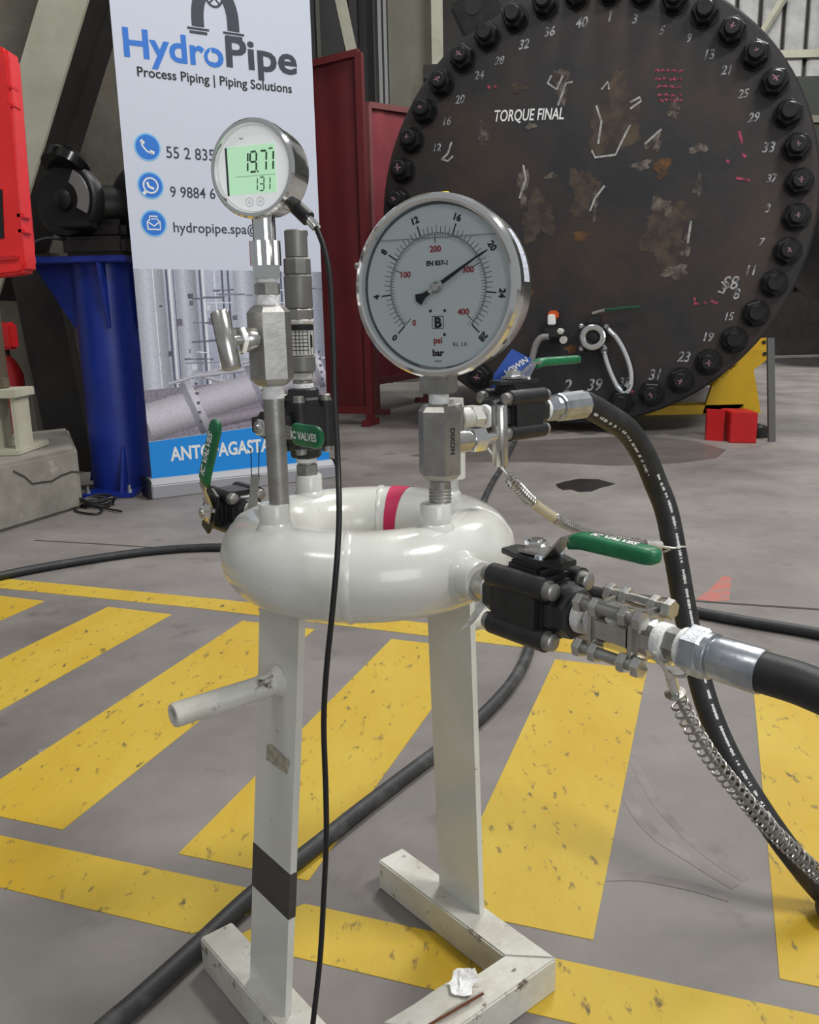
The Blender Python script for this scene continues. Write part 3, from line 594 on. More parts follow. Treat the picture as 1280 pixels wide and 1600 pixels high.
bm = NB(); sweep(bm, crom([vp(*q, .05)-bvc for q in ((945,510),(960,522),(975,545),(986,575),(987,600),(980,613),(970,610),(957,585),(948,560),(944,540))], 6), .013, 10); link('hose_loop', bm, mat('pale_hose', (186, 188, 192), .5), t, True)
for q0, q1 in (((952,516),(960,524)), ((943,538),(946,552)), ((980,604),(984,598)), ((966,604),(972,611))):
    bm = NB(); cyl(bm, vp(*q0, .05)-bvc, vp(*q1, .05)-bvc, .02, 10); link('hose_ferrule', bm, ZINC, t, True)
bvc = vp(868, 520, 0); t = thing('flange_valve', 'small valve with orange handle and bent pipe on the vessel cover', 'valve', m=MV @ Matrix.Translation(bvc))
bm = NB(); abox(bm, (-.05, -.03, 0), (.05, .03, .10), .008); link('body', bm, BLACKV, t)
bm = NB(); p = vp(866, 500, .08)-bvc; abox(bm, p-V((.022, .03, .02)), p+V((.022, .03, .02)), .006); link('tag', bm, PRINTW, t)
bm = NB(); p = vp(868, 494, .07)-bvc; abox(bm, p-V((.03, .02, .02)), p+V((.03, .03, .02)), .01); link('handle', bm, mat('orange_handle', (200, 84, 30), .5), t)
bm = NB(); sweep(bm, crom([vp(*q, .09)-bvc for q in ((862,526),(850,528),(842,538),(837,555),(834,570))], 6), .02, 10); link('bent_pipe', bm, mat('grey_pipe', (128, 126, 124), .5), t, True)
bm = NB(); p = vp(880, 518, .06)-bvc; lathe(bm, p, (0, 0, 1), [(.02, 0), (.02, .05), (.012, .055)], 6, up=V((0, 1, 0))); p = vp(884, 531, .06)-bvc; lathe(bm, p, (0, 0, 1), [(.022, 0), (.022, .03)], 12, up=V((0, 1, 0))); link('union', bm, STEEL_W, t)
# yellow cradle
CY = 5.95
def yel(pts, y): return [A(px, py, y) for px, py in pts]
t = thing('vessel_cradle', 'yellow steel cradle plate supporting the black vessel at right', 'cradle', G(1145, 645))
bm = NB(); prism(bm, yel(((1098,646),(1113,603),(1172,546),(1201,546),(1201,560),(1178,578),(1190,650)), CY), (0, .03, 0)); link('cradle_plate', bm, YELLOWS, t, world=True)
bm = NB(); prism(bm, yel(((1150,560),(1184,529),(1200,528),(1201,544),(1175,556),(1180,640),(1150,640)), CY+.25), (0, .03, 0)); link('cradle_plate', bm, YELLOWS, t, world=True)
a, b = A(1115, 603, CY), A(1172, 547, CY); bm = NB(); box(bm, (a+b)/2+V((0, .14, .0)), (b-a)/2, V((0, .14, 0)), V((-.006, 0, .006))); link('saddle_strip', bm, YELLOWS, t, world=True)
a, b = G(900, 648), G(1195, 655); bm = NB(); box(bm, V(((a.x+b.x)/2, CY+.1, .03)), ((b.x-a.x)/2, 0, 0), (0, .1, 0), (0, 0, .03)); link('base_rail', bm, YELLOWS, t, world=True)
for px, py in ((1195, 553), (1194, 535)):
    bm = NB(); p = A(px, py, CY-.004 if py > 545 else CY+.246); lathe(bm, p, (0, -1, 0), [(.014, 0), (.014, .002)], 12); link('bolt_hole', bm, BLACKP, t, world=True)
# red chock, dark tube, leaning rod
a, b, c = G(1103, 688), G(1140, 692), G(1182, 693); hh = A(1140, 643, b.y).z
REDM = mat('red_enamel', (196, 24, 28), .4, 0, (176, 18, 24), 5)
t = thing('red_chock', 'red steel angle chock on the floor in front of the yellow cradle', 'chock', b)
bm = NB(); prism(bm, [a, b+V((-.01, .06, 0)), b+V((.0, .10, 0)), a+V((.01, .05, 0))], Z*hh); link('plate', bm, REDM, t, world=True)
bm = NB(); prism(bm, [b, c, c+V((.02, .20, 0)), b+V((.02, .22, 0))], Z*(hh-.005), .004); link('block', bm, REDM, t, world=True)
p = A(1192, 676, 4.75); bm = NB(); lathe(bm, p, (0, 1, 0), [(.03, 0), (.042, .01), (.042, .2)], 20); tag(link('dark_roller', bm, BLACKP, smooth=True), 'black roller end on the floor between the red chock and the rod', 'roller')
p, q = G(1206, 690), A(1204, 528, 4.62); bm = NB(); box(bm, (p+q)/2, (.018, 0, 0), (0, .01, 0), (q-p)/2); tag(link('steel_bar', bm, mat('grey_bar', (96, 96, 96), .6)), 'thin grey upright bar beside the red chock', 'bar')
# dark vessel and timber further back
t = thing('background_tank', 'black horizontal tank in the far right background', 'tank', (5.9, 10.6, .72))
bm = NB(); lathe(bm, (4.55, 10.6, 1.6), (1, 0, 0), [(.2, 0), (.6, .08), (.82, .3), (.82, 4.0)], 40); link('tank_body', bm, BLACKV, t, True, world=True)
for x in (5.4, 7.4):
    bm = NB(); abox(bm, (x, 10.2, 0), (x+.3, 11.0, .95)); link('saddle', bm, CONC_W, t, world=True)
bm = NB(); abox(bm, (4.5, 13.2, 0), (8, 13.5, .22), .01); tag(link('dark_timber', bm, DARKST), 'dark timber baulk lying on the floor far right', 'timber')
t = thing('green_container', 'dark green machine casing below the pale cladding at far right', 'machine', (6.1, 13.9, 0))
bm = NB(); abox(bm, (5.4, 13.8, 1.0), (9, 14.6, 4.0), .03); link('casing', bm, mat('dark_green', (44, 48, 42), .6), t, world=True)
bm = NB(); abox(bm, (5.4, 13.76, 3.35), (9, 13.82, 3.45)); link('edge_strip', bm, COLG, t, world=True)
bm = NB(); abox(bm, (5.6, 13.9, 0), (8.8, 14.5, 1.0)); link('plinth_base', bm, DARKST, t, world=True)

# ================================================================== MANIFOLD STAND (foreground)
PH = rad(39); U = V((cos(PH), sin(PH), 0)); VV = V((sin(PH), -cos(PH), 0)); C0 = V((-.040, .80, .487)); RR, RT = .099, .0387
BO = V((-.048, .812, 0))
def bs(u, v, z): return BO + U*u + VV*v + Z*z
st = thing('manifold_stand', 'white painted ring manifold on two flat legs and a square tube base', 'stand', BO)
def torus_pt(a, b, r=RT, R=RR): return C0 + V((cos(a), sin(a), 0))*(R+r*cos(b)) + Z*(r*sin(b))
bm = NB(); g_ = [[bm.verts.new(torus_pt(2*pi*i/120, 2*pi*j/48)) for j in range(48)] for i in range(120)]
for i in range(120):
    for j in range(48): bm.faces.new((g_[i][j], g_[(i+1) % 120][j], g_[(i+1) % 120][(j+1) % 48], g_[i][(j+1) % 48]))
ring = link('ring_pipe', bm, WHITE, st, True, world=True)
def tape_ring(a0, a1, r, nb=40, na=6, w_=0.0):
    bm = NB(); g_ = [[bm.verts.new(torus_pt(a0+(a1-a0)*i/na, 2*pi*j/nb, r + w_*sin(pi*i/na)*(1+.3*sin(j*5)))) for j in range(nb)] for i in range(na+1)]
    for i in range(na):
        for j in range(nb): bm.faces.new((g_[i][j], g_[i+1][j], g_[i+1][(j+1) % nb], g_[i][(j+1) % nb]))
    return bm
for dg in (84, 174, 264, 354):
    link('weld_seam', tape_ring(rad(dg-2.6), rad(dg+2.6), RT-.0006, 60, 6, .0015), WHITE, ring, True, world=True, auto=70)
link('red_tape', tape_ring(rad(66), rad(77.5), RT+.0005), mat('crimson_tape', (196, 34, 84), .5), ring, True, world=True, label='crimson tape band')
for k, dg in enumerate((39, 129, 219, 309)):
    p = C0+V((cos(rad(dg)), sin(rad(dg)), 0))*RR
    bm = NB(); lathe(bm, p+Z*.018, Z, [(.0190, .008), (.0168, .0175), (.0146, .0212), (.0134, .0226), (.0134, .0385), (.0126, .0395), (.0095, .0395)], 32); link('threaded_boss', bm, WHITE, st, True, world=True)
for sgn in (1, -1):
    p = C0+VV*sgn*(RR+.02)
    bm = NB(); lathe(bm, p, VV*sgn, [(.0235, .006), (.0212, .0155), (.0182, .0190), (.0170, .0215), (.0170, .0335), (.0160, .0345)], 32); link('side_boss', bm, WHITE, st, True, world=True)
# legs (flat bar) and their handles, tape, sticker residue
def leg_pt(s, v, z):                       # s=+1 right, -1 left; splayed a little
    ut = .113 if s > 0 else .089; u = s*(.1225 - (.1225-ut)*min(1, (z-.04)/.41)); return bs(u, v + (-.012 if s < 0 else .004)*(1-(z-.04)/.41), z)
legs = {}
for s, lab in ((-1, None), (1, None)):
    bm = NB(); hw = .0345; th = .0035; off = C0-BO; off.z = 0; sv = off.dot(VV)*0
    rings_ = []
    for z in (.0395, .20, .36, .462):
        c = leg_pt(s, sv, z); rings_.append([c+VV*a*hw+U*b*th for a, b in ((-1, -1), (1, -1), (1, 1), (-1, 1))])
    quads(bm, rings_); legs[s] = link('leg', bm, WHITE, st, world=True)
bm = NB(); hw = .0348; rings_ = []
for z in (.146, .193):
    c = leg_pt(-1, 0, z); rings_.append([c+VV*a*hw+U*b*.0040 for a, b in ((-1, -1), (1, -1), (1, 1), (-1, 1))])
quads(bm, rings_); link('black_tape', bm, mat('dark_grey_tape', (60, 56, 54), .55, 0, (74, 69, 66), 30), legs[-1], world=True, label='dark tape band on the leg')
bm = NB(); pts = [(418,1163),(424,1165),(447,1186),(452,1188),(449,1218),(443,1212),(428,1205),(415,1196)]; pc = leg_pt(-1, 0, .30); nu_ = -U
prism(bm, [PLN(px, py, pc-U*.0040, U)for px, py in pts], -U*.0004); link('sticker_residue', bm, mat('glue_residue', (190, 184, 166), .8, 0, (150, 142, 122), 120, .4, .65), legs[-1], world=True)
h0 = leg_pt(-1, .0, .372)
bm = NB(); lathe(bm, h0-U*.003, -U, [(.0175, 0), (.0125, .006), (.0108, .009), (.0108, .101), (.0098, .103), (.0062, .103), (.0062, .08)], 24); link('carry_handle', bm, WHITE_WORN, st, True, world=True)
h0 = leg_pt(1, .0, .372)
bm = NB(); lathe(bm, h0+U*.003, U, [(.0175, 0), (.0125, .006), (.0108, .009), (.0108, .125), (.0098, .127), (.0062, .127), (.0062, .10)], 24); link('carry_handle', bm, WHITE_WORN, st, True, world=True)
# base: three square tubes mitred at the front
HB = .0195
def tube_base(pts): 
    bm = NB(); prism(bm, [bs(u, v, 0) for u, v in pts], Z*.04, .0018); return link('base_tube', bm, WHITE_WORN, st, world=True)
ur, ul, vf = .1135, -.1185, .121
tube_base([(ur-HB, -.118), (ur+HB, -.118), (ur+HB, vf+HB), (ur-HB, vf-HB)])
tube_base([(ul-HB, -.136), (ul+HB, -.136), (ul+HB, vf-HB), (ul-HB, vf+HB)])
tube_base([(ul+HB, vf-HB), (ur-HB, vf-HB), (ur+HB, vf+HB), (ul-HB, vf+HB)])
bm = NB(); prism(bm, [G(600,1600,.0405), G(648,1572,.0405), G(686,1546,.0405), G(742,1514,.0405), G(757,1550,.0405), G(700,1580,.0405), G(660,1612,.0405)], Z*.0025, .0006); link('cover_strip', bm, WHITE_WORN, st, world=True)
bm = NB(); stroke(bm, [G(668,1603,.0445), G(720,1573,.0445), G(756,1552,.0445)], .0035, Z); link('rust_line', bm, mat('rust_line', (92, 50, 28), .9), st, world=True)
def scrap(u, v):
    p = G(722, 1540, .045); return p + VV*((v-.5)*.026+.004*sin(u*7)) + U*((u-.5)*.026+.003*sin(v*8)) + Z*(.0025*abs(sin(u*6+v*4))+.010*u*u*(1-abs(v-.5))+.0005)
bm = NB(); grid_patch(bm, scrap, 6, 7); link('torn_tape', bm, TAPEW, st, world=True, label='crumpled torn white tape scrap')

# ------------------------------------------------------------------ valves
def ball_valve(label, O, X, Zs, lev, s=1.0, lev_len=.085, tape=(True, True), letters=None, ends=(.006, .006), group='black ball valves on the manifold', rise=.012, grip_w=.0095, lev0=.030, grip_t=.0050, ext=0.0):
    """three-piece ball valve: X flow axis, Zs stem axis, lev = lever direction"""
    X = V(X).normalized(); Zs = V(Zs).normalized(); Ys = Zs.cross(X).normalized(); m = fmat(O, X*s, Ys*s, Zs*s)
    t = thing('ball_valve', label, 'valve', m=m, group=group)
    bm = NB(); abox(bm, (-.0255, -.0262, -.0262), (.0255, .0262, .0262), .004); body = link('body', bm, BLACKV, t, True)
    for e in (-1, 1):
        bm = NB(); lathe(bm, (e*.021, 0, 0), (e, 0, 0), [(.0225, 0), (.0225, .009), (.0205, .012), (.0195, .021), (.0175, .0225)], 8, ph=pi/8); link('end_cap', bm, BLACKV, t)
    for y in (-1, 1):
        for z in (-1, 1):
            bm = NB(); cyl(bm, (-.0285, y*.0195, z*.0195), (.0285, y*.0195, z*.0195), .0094, 18); rod = link('bolt_sleeve', bm, BLACKV, t, True)
            for e in (-1, 1):
                bm = NB(); lathe(bm, (e*.0285, y*.0195, z*.0195), (e, 0, 0), [(.0078, 0), (.0078, .0015), (.0068, .0015), (.0068, .0068), (.0055, .0078)], 12); link('bolt_head', bm, STEEL_D, rod, True)
    for e, tp, le in ((-1, tape[0], ends[0]), (1, tape[1], ends[1])):
        if tp:
            bm = NB(); lathe(bm, (e*.0435, 0, 0), (e, 0, 0), [(.0125, 0), (.0135, .001), (.0130, le), (.0105, le+.001)], 20); link('thread_tape', bm, TAPEW, t, True)
    bm = NB(); abox(bm, (-.0165, -.017, .0215), (.0165, .017, .034+ext), .003); abox(bm, (-.014, -.021, .0215), (.014, .021, .027), .002); link('bonnet', bm, BLACKV, t, True)
    L3 = Matrix((X, Ys, Zs)) @ V(lev); L3.z = 0; L3.normalize(); S3 = V((-L3.y, L3.x, 0))
    bm = NB(); pl_ = [L3*x+S3*y+V((0, 0, .034+ext)) for x, y in ((-.031, -.008), (-.031, .010), (-.014, .012), (-.008, .019), (.010, .017), (.033, .008), (.033, -.009), (.012, -.016), (-.012, -.012))]; prism(bm, pl_, (0, 0, .0045), .0008); link('lock_plate', bm, BLACKV, t, True)
    for y in (-.009, .011):
        bm = NB(); lathe(bm, S3*y*1.2+L3*.012+V((0, 0, .0385+ext)), (0, 0, 1), [(.0035, 0), (.003, .003)], 8); link('plate_screw', bm, ZINC, t, True)
    # lever: flat steel strap that steps up into a rounded grip
    rise = rise+ext; P = [L3*-.011+V((0, 0, .0410+ext)), L3*.016+V((0, 0, .0410+ext)), L3*lev0+V((0, 0, .0410+rise)), L3*(lev0+.016)+V((0, 0, .0412+rise))]
    bm = NB(); wd = (.0095, .0095, .0075, .0075); quads(bm, [[p+S3*w_+V((0, 0, .0013)), p-S3*w_+V((0, 0, .0013)), p-S3*w_-V((0, 0, .0013)), p+S3*w_-V((0, 0, .0013))] for p, w_ in zip(P, wd)]); lever = link('lever', bm, STEEL, t)
    bm = NB(); rg = []; ng = 22; n1 = 14
    for i in range(n1+1):
        f_ = i/n1; x_ = lev0+.002+lev_len*(1-cos(pi*f_))/2; k_ = max(.12, min(1, math.sqrt(max(0, 1-max(0, abs(2*(x_-lev0-.002)/lev_len-1)-(1-2*grip_w/lev_len))**2/(2*grip_w/lev_len)**2))))
        zz = .0412+rise-.006*max(0, 1-(x_-lev0)/.018)**2
        se = lambda c: math.copysign(abs(c)**.62, c)
        rg.append([L3*x_+S3*(grip_w*k_*se(cos(2*pi*j/ng)))+V((0, 0, zz+grip_t*(.35+.65*k_)*se(sin(2*pi*j/ng)))) for j in range(ng)])
    quads(bm, rg); grip = link('grip', bm, GREEN, lever, True, label='green moulded grip')
    if letters:
        sg = letters[1]; b_ = txt(letters[0], .011, .0004, 'CENTER'); w0 = lev_len*letters[2]
        put(b_, L3*(lev0+.004+lev_len/2)+V((0, 0, .0412+rise+grip_t+.0002)), L3*sg, S3*sg, fit=w0, mid=True); link('lettering', b_, PRINTW, grip)
    bm = NB(); lathe(bm, (0, 0, .0423+ext), (0, 0, 1), [(.0118, 0), (.0118, .0014), (.0095, .0016), (.0095, .0055), (.0080, .0065)], 6); link('stem_nut', bm, CHROME, t)
    bm = NB(); cyl(bm, (0, 0, .048+ext), (0, 0, .0505+ext), .0050, 14); link('stem', bm, STEEL, t, True)
    return t
def nipple(t, p, d, r, l, m, name, n=24, world=True, lip=True):
    bm = NB(); pr = [(r*.9, 0), (r, r*.1), (r, l-r*.1), (r*.9, l)] if lip else [(r, 0), (r, l)]
    lathe(bm, p, d, pr, n); return link(name, bm, m, t, n > 8, world=world)
AXZ = .4855
def fa(tt, dz=0.0): return V((C0.x, C0.y, AXZ+dz)) + VV*(tt+.0145)
# front right valve, flow outwards along VV
bvf = ball_valve('black ball valve with green lever beside the silver check valve, front right', fa(.2005), VV, Z, VV, .98, .078, letters=('IC VALVES', 1, .5), rise=.016, grip_w=.0085, grip_t=.0062)
nipple(bvf, fa(.135), VV, .0122, .026, STEEL, 'nipple')
# metal strap tag hanging at its inlet
bm = NB(); P = [A(772, 908, .672), A(764, 925, .668), A(752, 948, .664), A(738, 968, .660), A(728, 980, .66)]
for a, b in zip(P, P[1:]): box(bm, (a+b)/2, (b-a)*.52, V((.0045, 0, .002)), V((0, .0008, 0)))
link('strap_tag', bm, STEEL_W, bvf, world=True)
# silver check valve
CK = thing('check_valve', 'silver three-piece check valve bolted between black valve and hose nut', 'valve', m=fmat(fa(.288), VV, Z.cross(VV), Z))
bm = NB(); lathe(bm, (-.045, 0, 0), (1, 0, 0), [(.0085, 0), (.0085, .014)], 6); link('hex_nipple', bm, STEEL_D, CK)
bm = NB(); lathe(bm, (-.034, 0, 0), (1, 0, 0), [(.010, 0), (.0112, .001), (.011, .006)], 20); link('thread_tape', bm, TAPEW, CK, True)
bm = NB(); lathe(bm, (-.029, 0, 0), (1, 0, 0), [(.0118, 0), (.0130, .002), (.0130, .010), (.0165, .010), (.0165, .036), (.0135, .036), (.0135, .045), (.0120, .052)], 8, ph=pi/8); link('body', bm, STEEL, CK)
for e in (-.022, .012):
    bm = NB(); box(bm, (e, 0, 0), (.0042, 0, 0), (0, .0175, 0), (0, 0, .0175), .003); link('bolt_flange', bm, STEEL, CK, True)
for y in (-1, 1):
    for z in (-1, 1):
        c = V((-.005, y*.0165, z*.0165)); bm = NB(); cyl(bm, c-V((.026, 0, 0)), c+V((.024, 0, 0)), .0042, 12); tb = link('tie_bolt', bm, STEEL_D, CK, True)
        for x in (-.026, -.0125, .012, .0235):
            bm = NB(); lathe(bm, c+V((x-.003, 0, 0)), (1, 0, 0), [(.0066, 0), (.0072, .001), (.0072, .0055), (.0066, .0065)], 6, ph=.3*y); link('hex_nut', bm, STEEL, tb)
for x, z in ((-.006, .0145),):
    bm = NB(); lathe(bm, (x, -.012, .009), (0, -.7, .7), [(.0045, 0), (.0045, .004), (.003, .005)], 10); link('plug', bm, STEEL_W, CK, True)
bm = NB(); lathe(bm, (.022, 0, 0), (1, 0, 0), [(.0115, 0), (.0125, .001), (.0125, .008), (.0115, .009)], 20); link('thread_tape', bm, TAPEW, CK, True)
bm = NB(); lathe(bm, (.031, 0, 0), (1, 0, 0), [(.0110, 0), (.0110, .011)], 6); link('hex_nipple', bm, STEEL_D, CK)
# right hose with its swivel nut and ferrule
t = thing('hydraulic_hose', 'thick black hydraulic hose leaving the silver check valve to the right', 'hose', fa(.33))
P = [fa(.385), fa(.41), fa(.44, -.004), fa(.47, -.012), fa(.50, -.03)+V((.02, .01, 0)), V((.42, .36, .36)), V((.56, .36, .20)), V((.68, .40, .06)), V((.85, .48, .0135)), V((1.2, .55, .0135))]
bm = NB(); sweep(bm, crom(P, 8), .0128, 20); link('hose_body', bm, RUBBER, t, True, world=True)
bm = NB(); lathe(bm, fa(.3285), VV, [(.0125, 0), (.0135, .001), (.0130, .006)], 20); link('thread_tape', bm, TAPEW, t, True, world=True)
bm = NB(); lathe(bm, fa(.333), VV, [(.0155, 0), (.0168, .0015), (.0168, .0125), (.0150, .0145)], 6, ph=.35); link('swivel_nut', bm, ZINC, t, world=True)
bm = NB(); lathe(bm, fa(.347), VV, [(.0150, 0), (.0150, .004), (.0128, .005), (.0128, .0065), (.0138, .0068), (.0142, .010), (.0142, .036), (.0136, .038)], 28); link('ferrule', bm, ZINC, t, True, world=True)

# front right needle valve carrying the large gauge
def needle_valve(label, p, z0, z1, R, hdir, bardir, zst, lower, upper, hl=(.012, .010, .022), bar=(.0062, .05), ph=0.0):
    t = thing('needle_valve', label, 'valve', p, group='needle valves under the gauges')
    n = 6; h = z1-z0; c = R*.30
    bm = NB(); lathe(bm, V((p.x, p.y, z0)), Z, [(R*.62, 0), (R*.80, c*.35), (R, c*1.1), (R, h-c*1.1), (R*.80, h-c*.35), (R*.62, h)], n, ph=ph); body = link('body', bm, STEEL_D, t, world=True)
    lower(t); upper(t)
    q = V((p.x, p.y, zst)); hd = V(hdir).normalized(); r0 = R*.80
    bm = NB(); lathe(bm, q+hd*r0, hd, [(.0100, 0), (.0100, hl[0]*.7), (.0085, hl[0])], 24); link('bonnet', bm, STEEL, t, True, world=True)
    bm = NB(); lathe(bm, q+hd*(r0+hl[0]), hd, [(.0105, 0), (.0115, .001), (.0115, hl[1]-.001), (.0105, hl[1])], 6); link('packing_nut', bm, CHROME, t, world=True)
    bm = NB(); lathe(bm, q+hd*(r0+hl[0]+hl[1]), hd, [(.0042, 0), (.0042, hl[2])], 16); link('stem', bm, CHROME, t, True, world=True)
    e = q+hd*(r0+hl[0]+hl[1]+hl[2]); bd = V(bardir).normalized()
    bm = NB(); lathe(bm, e-bd*bar[1]*.5, bd, [(bar[0]*.9, 0), (bar[0], .001), (bar[0], bar[1]-.001), (bar[0]*.9, bar[1])], 20, up=hd); link('handle_bar', bm, STEEL, t, True, world=True)
    return t
PR = C0+V((cos(rad(309)), sin(rad(309)), 0))*RR; PR = V((.0265, .726, 0))
def low_r(t):
    nipple(t, V((PR.x, PR.y, .543)), Z, .0092, .022, STEEL_D, 'threaded_nipple')
    for k in range(4):
        bm = NB(); lathe(bm, V((PR.x, PR.y, .5465+k*.0028)), Z, [(.0093, 0), (.0098, .0009), (.0093, .0018)], 20, ph=0); link('thread_ridge', bm, STEEL_D, t, True, world=True)
def upp_r(t): nipple(t, V((PR.x, PR.y, .626)), Z, .0085, .012, TAPEW, 'thread_tape')
nvr = needle_valve('hexagonal steel needle valve under the large dial gauge, upright bar handle at right', PR, .5635, .6285, .0182, U, V((-.02, 0, 1)), .594, low_r, upp_r, (.020, .015, .022), (.0072, .054), ph=rad(12))
b_ = txt('DIXON', .006, .0002, 'CENTER'); fn_ = V((sin(rad(8))*.35, -1, 0)).normalized()
ex_ = V((0, 0, -1)); cen = V((PR.x, PR.y, .598)); 
# find the hex flat that faces the camera and letter it
best = max((V((cos(a), sin(a), 0)) for a in [rad(12)+pi/6+i*pi/3+0 for i in range(6)]), key=lambda d: d.dot((V((.25, -1, 0))).normalized()))
x_, y_, z_ = frame(Z); best = max((x_*cos(a)+y_*sin(a) for a in [rad(12)+pi/6+i*pi/3 for i in range(6)]), key=lambda d: d.dot(V((.25, -1, 0)).normalized()))
put(b_, cen+best*(.0182*cos(pi/6)+.0002), ex_, best.cross(ex_)*-1 if False else best.cross(V((0, 0, -1))), fit=.022, mid=True); link('lettering', b_, PRINTK, nvr, world=True)

# left needle valve under the digital gauge, on a tall pipe
PLf = V((-.1125, .738, 0))
def low_l(t):
    bm = NB(); lathe(bm, V((PLf.x, PLf.y, .543)), Z, [(.0088, 0), (.0088, .092)], 28); link('riser_pipe', bm, STEEL_D, t, True, world=True)
    nipple(t, V((PLf.x, PLf.y, .634)), Z, .0092, .014, TAPEW, 'thread_tape')
def upp_l(t):
    z = .708
    for r, l, m, nm, n in ((.0095, .012, TAPEW, 'thread_tape', 24), (.0112, .0085, STEEL_D, 'hex_nut', 6), (.0092, .0075, TAPEW, 'thread_tape', 24), (.0108, .0095, STEEL_D, 'hex_nut', 6), (.0085, .006, TAPEW, 'thread_tape', 24)):
        nipple(t, V((PLf.x, PLf.y, z)), Z, r, l, m, nm, n, lip=n > 8); z += l
nvl = needle_valve('tall steel needle valve under the digital gauge, with flat T handle at left', PLf, .6455, .7115, .0185, -U, (Z*.95-VV*.30), .684, low_l, upp_l, (.010, .006, .010), (.0078, .047), ph=rad(-8))

# ------------------------------------------------------------------ gauges
def gauge_frame(c, az):
    n = V((-sin(rad(az)), -cos(rad(az)), 0)); return fmat(c, V((cos(rad(az)), -sin(rad(az)), 0)), Z, n)
GC = A(683, 449, .712); az = 26
pg = thing('pressure_gauge', 'large round steel dial pressure gauge with pale face and black pointer', 'gauge', m=gauge_frame(GC, az) @ Matrix.Scale(.955, 4))
K = V((0, 0, 1))
bm = NB(); lathe(bm, (0, 0, -.046), K, [(.060, 0), (.068, .004), (.0700, .010), (.0700, .042), (.0715, .043)], 72); case = link('case', bm, STEEL, pg, True)
bm = NB(); ring_profile(bm, (0, 0, -.006), K, [(.0735, 0), (.0745, .002), (.0745, .010), (.0725, .0135), (.0695, .0145), (.0672, .0135), (.0668, .004), (.0668, 0)], 80); link('bezel', bm, CHROME, pg, True, auto=25)
bm = NB(); lathe(bm, (0, 0, -.005), K, [(.0668, 0), (.0668, .003)], 72); link('dial_rim', bm, mat('dial_side', (120, 132, 138), .6), pg)
DIAL = mat('dial_white', (236, 244, 247), .55)
bm = NB(); lathe(bm, (0, 0, -.0019), K, [(.0655, 0), (.0655, .0012)], 72); dial = link('dial_plate', bm, DIAL, pg)
def da(bar): return rad(225-bar/28*270)
def pol(r, a, z=0.0): return V((r*cos(a), r*sin(a), z))
zd = -.0003
bm = NB()
for i in range(57):
    a = da(i*.5); major = i % 8 == 0; stroke(bm, [pol(.0435, a, zd), pol(.0525 if major else (.0485 if i % 2 else .0495), a, zd)], .0011 if major else .0004, K)
for i in range(83):
    a = da(i*5*.0689476); mj = i % 20 == 0; stroke(bm, [pol(.0425, a, zd), pol(.0355 if mj else .0395, a, zd)], .0006 if mj else .0003, K)
for r in (.0435, .0425): stroke(bm, [pol(r, da(28*k/60), zd) for k in range(61)], .00035, K)
link('scale_marks', bm, PRINTK, dial, kind='stuff')
def dtxt(s, x, y, sz, m, nm='numeral', rot=0.0, bold=.0):
    b_ = txt(s, sz, bold); put(b_, (x, y, zd+.0001), V((cos(rot), sin(rot), 0)), V((-sin(rot), cos(rot), 0)), mid=True); link(nm, b_, m, dial)
for v_ in (0, 4, 8, 12, 16, 20, 24, 28):
    a = da(v_); dtxt(str(v_), .0575*cos(a), .0575*sin(a), .0075, PRINTK, rot=a-pi/2 if sin(a) > -.2 else a-pi/2, bold=.0003)
for v_ in (0, 100, 200, 300, 400):
    a = da(v_*.0689476); dtxt(str(v_), .0308*cos(a), .0308*sin(a) if v_ else .0345*sin(a)-.004, .0068, PRINTR, bold=.0002)
dtxt('EN 837-1', 0, .0195, .0052, PRINTK, bold=.0002); dtxt('psi', 0, -.044, .0075, PRINTR, bold=.0002); dtxt('bar', 0, -.0535, .0075, PRINTK, bold=.0003); dtxt('KL 1.0', .020, -.0465, .0048, PRINTK); dtxt('www', 0, -.0605, .003, PRINTK)
bm = NB()
for q in (((-.005, -.0335), (.005, -.0335)), ((.005, -.0335), (.005, -.0235)), ((.005, -.0235), (-.005, -.0235)), ((-.005, -.0235), (-.005, -.0335))): stroke(bm, [V((*q[0], zd)), V((*q[1], zd))], .0005, K)
link('logo_frame', bm, PRINTK, dial); dtxt('B', .0004, -.0285, .0115, PRINTK, 'logo_letter', bold=.0005)
for x, y in ((-.0065, -.019), (.0065, -.019), (.006, -.0385)):
    bm = NB(); disc(bm, (x, y, zd), K, .0013, 10); link('print_dot', bm, PRINTK, dial)
# pointer: long black needle, wedge counterweight, steel hub
a = da(20.05); d = pol(1, a); sd = V((-d.y, d.x, 0)); zp = .0035
bm = NB(); prism(bm, [d*-.006+sd*.0012+K*zp, d*-.006-sd*.0012+K*zp, d*.012-sd*.0016+K*zp, d*.050-sd*.0004+K*zp, d*.051+K*zp, d*.050+sd*.0004+K*zp, d*.012+sd*.0016+K*zp], K*.0006); ptr = link('pointer', bm, PRINTK, pg)
bm = NB(); prism(bm, [d*-.006+sd*.0018+K*zp, d*-.012+sd*.0022+K*zp, d*-.0185+sd*.0052+K*zp, d*-.0205+K*zp, d*-.0185-sd*.0052+K*zp, d*-.012-sd*.0022+K*zp, d*-.006-sd*.0018+K*zp], K*.0008); link('counterweight', bm, PRINTK, ptr)
bm = NB(); lathe(bm, (0, 0, 0), K, [(.0045, 0), (.0045, .0035), (.0030, .005)], 20); lathe(bm, d*.005+K*.003, K, [(.003, 0), (.0022, .0022)], 8); lathe(bm, d*-.005+K*.003, K, [(.003, 0), (.0022, .0022)], 8); link('hub', bm, STEEL, ptr, True)
GLASS = glassy('gauge_glass')
bm = NB(); disc(bm, (0, 0, .0068), K, .0672, 64); link('glass', bm, GLASS, pg)
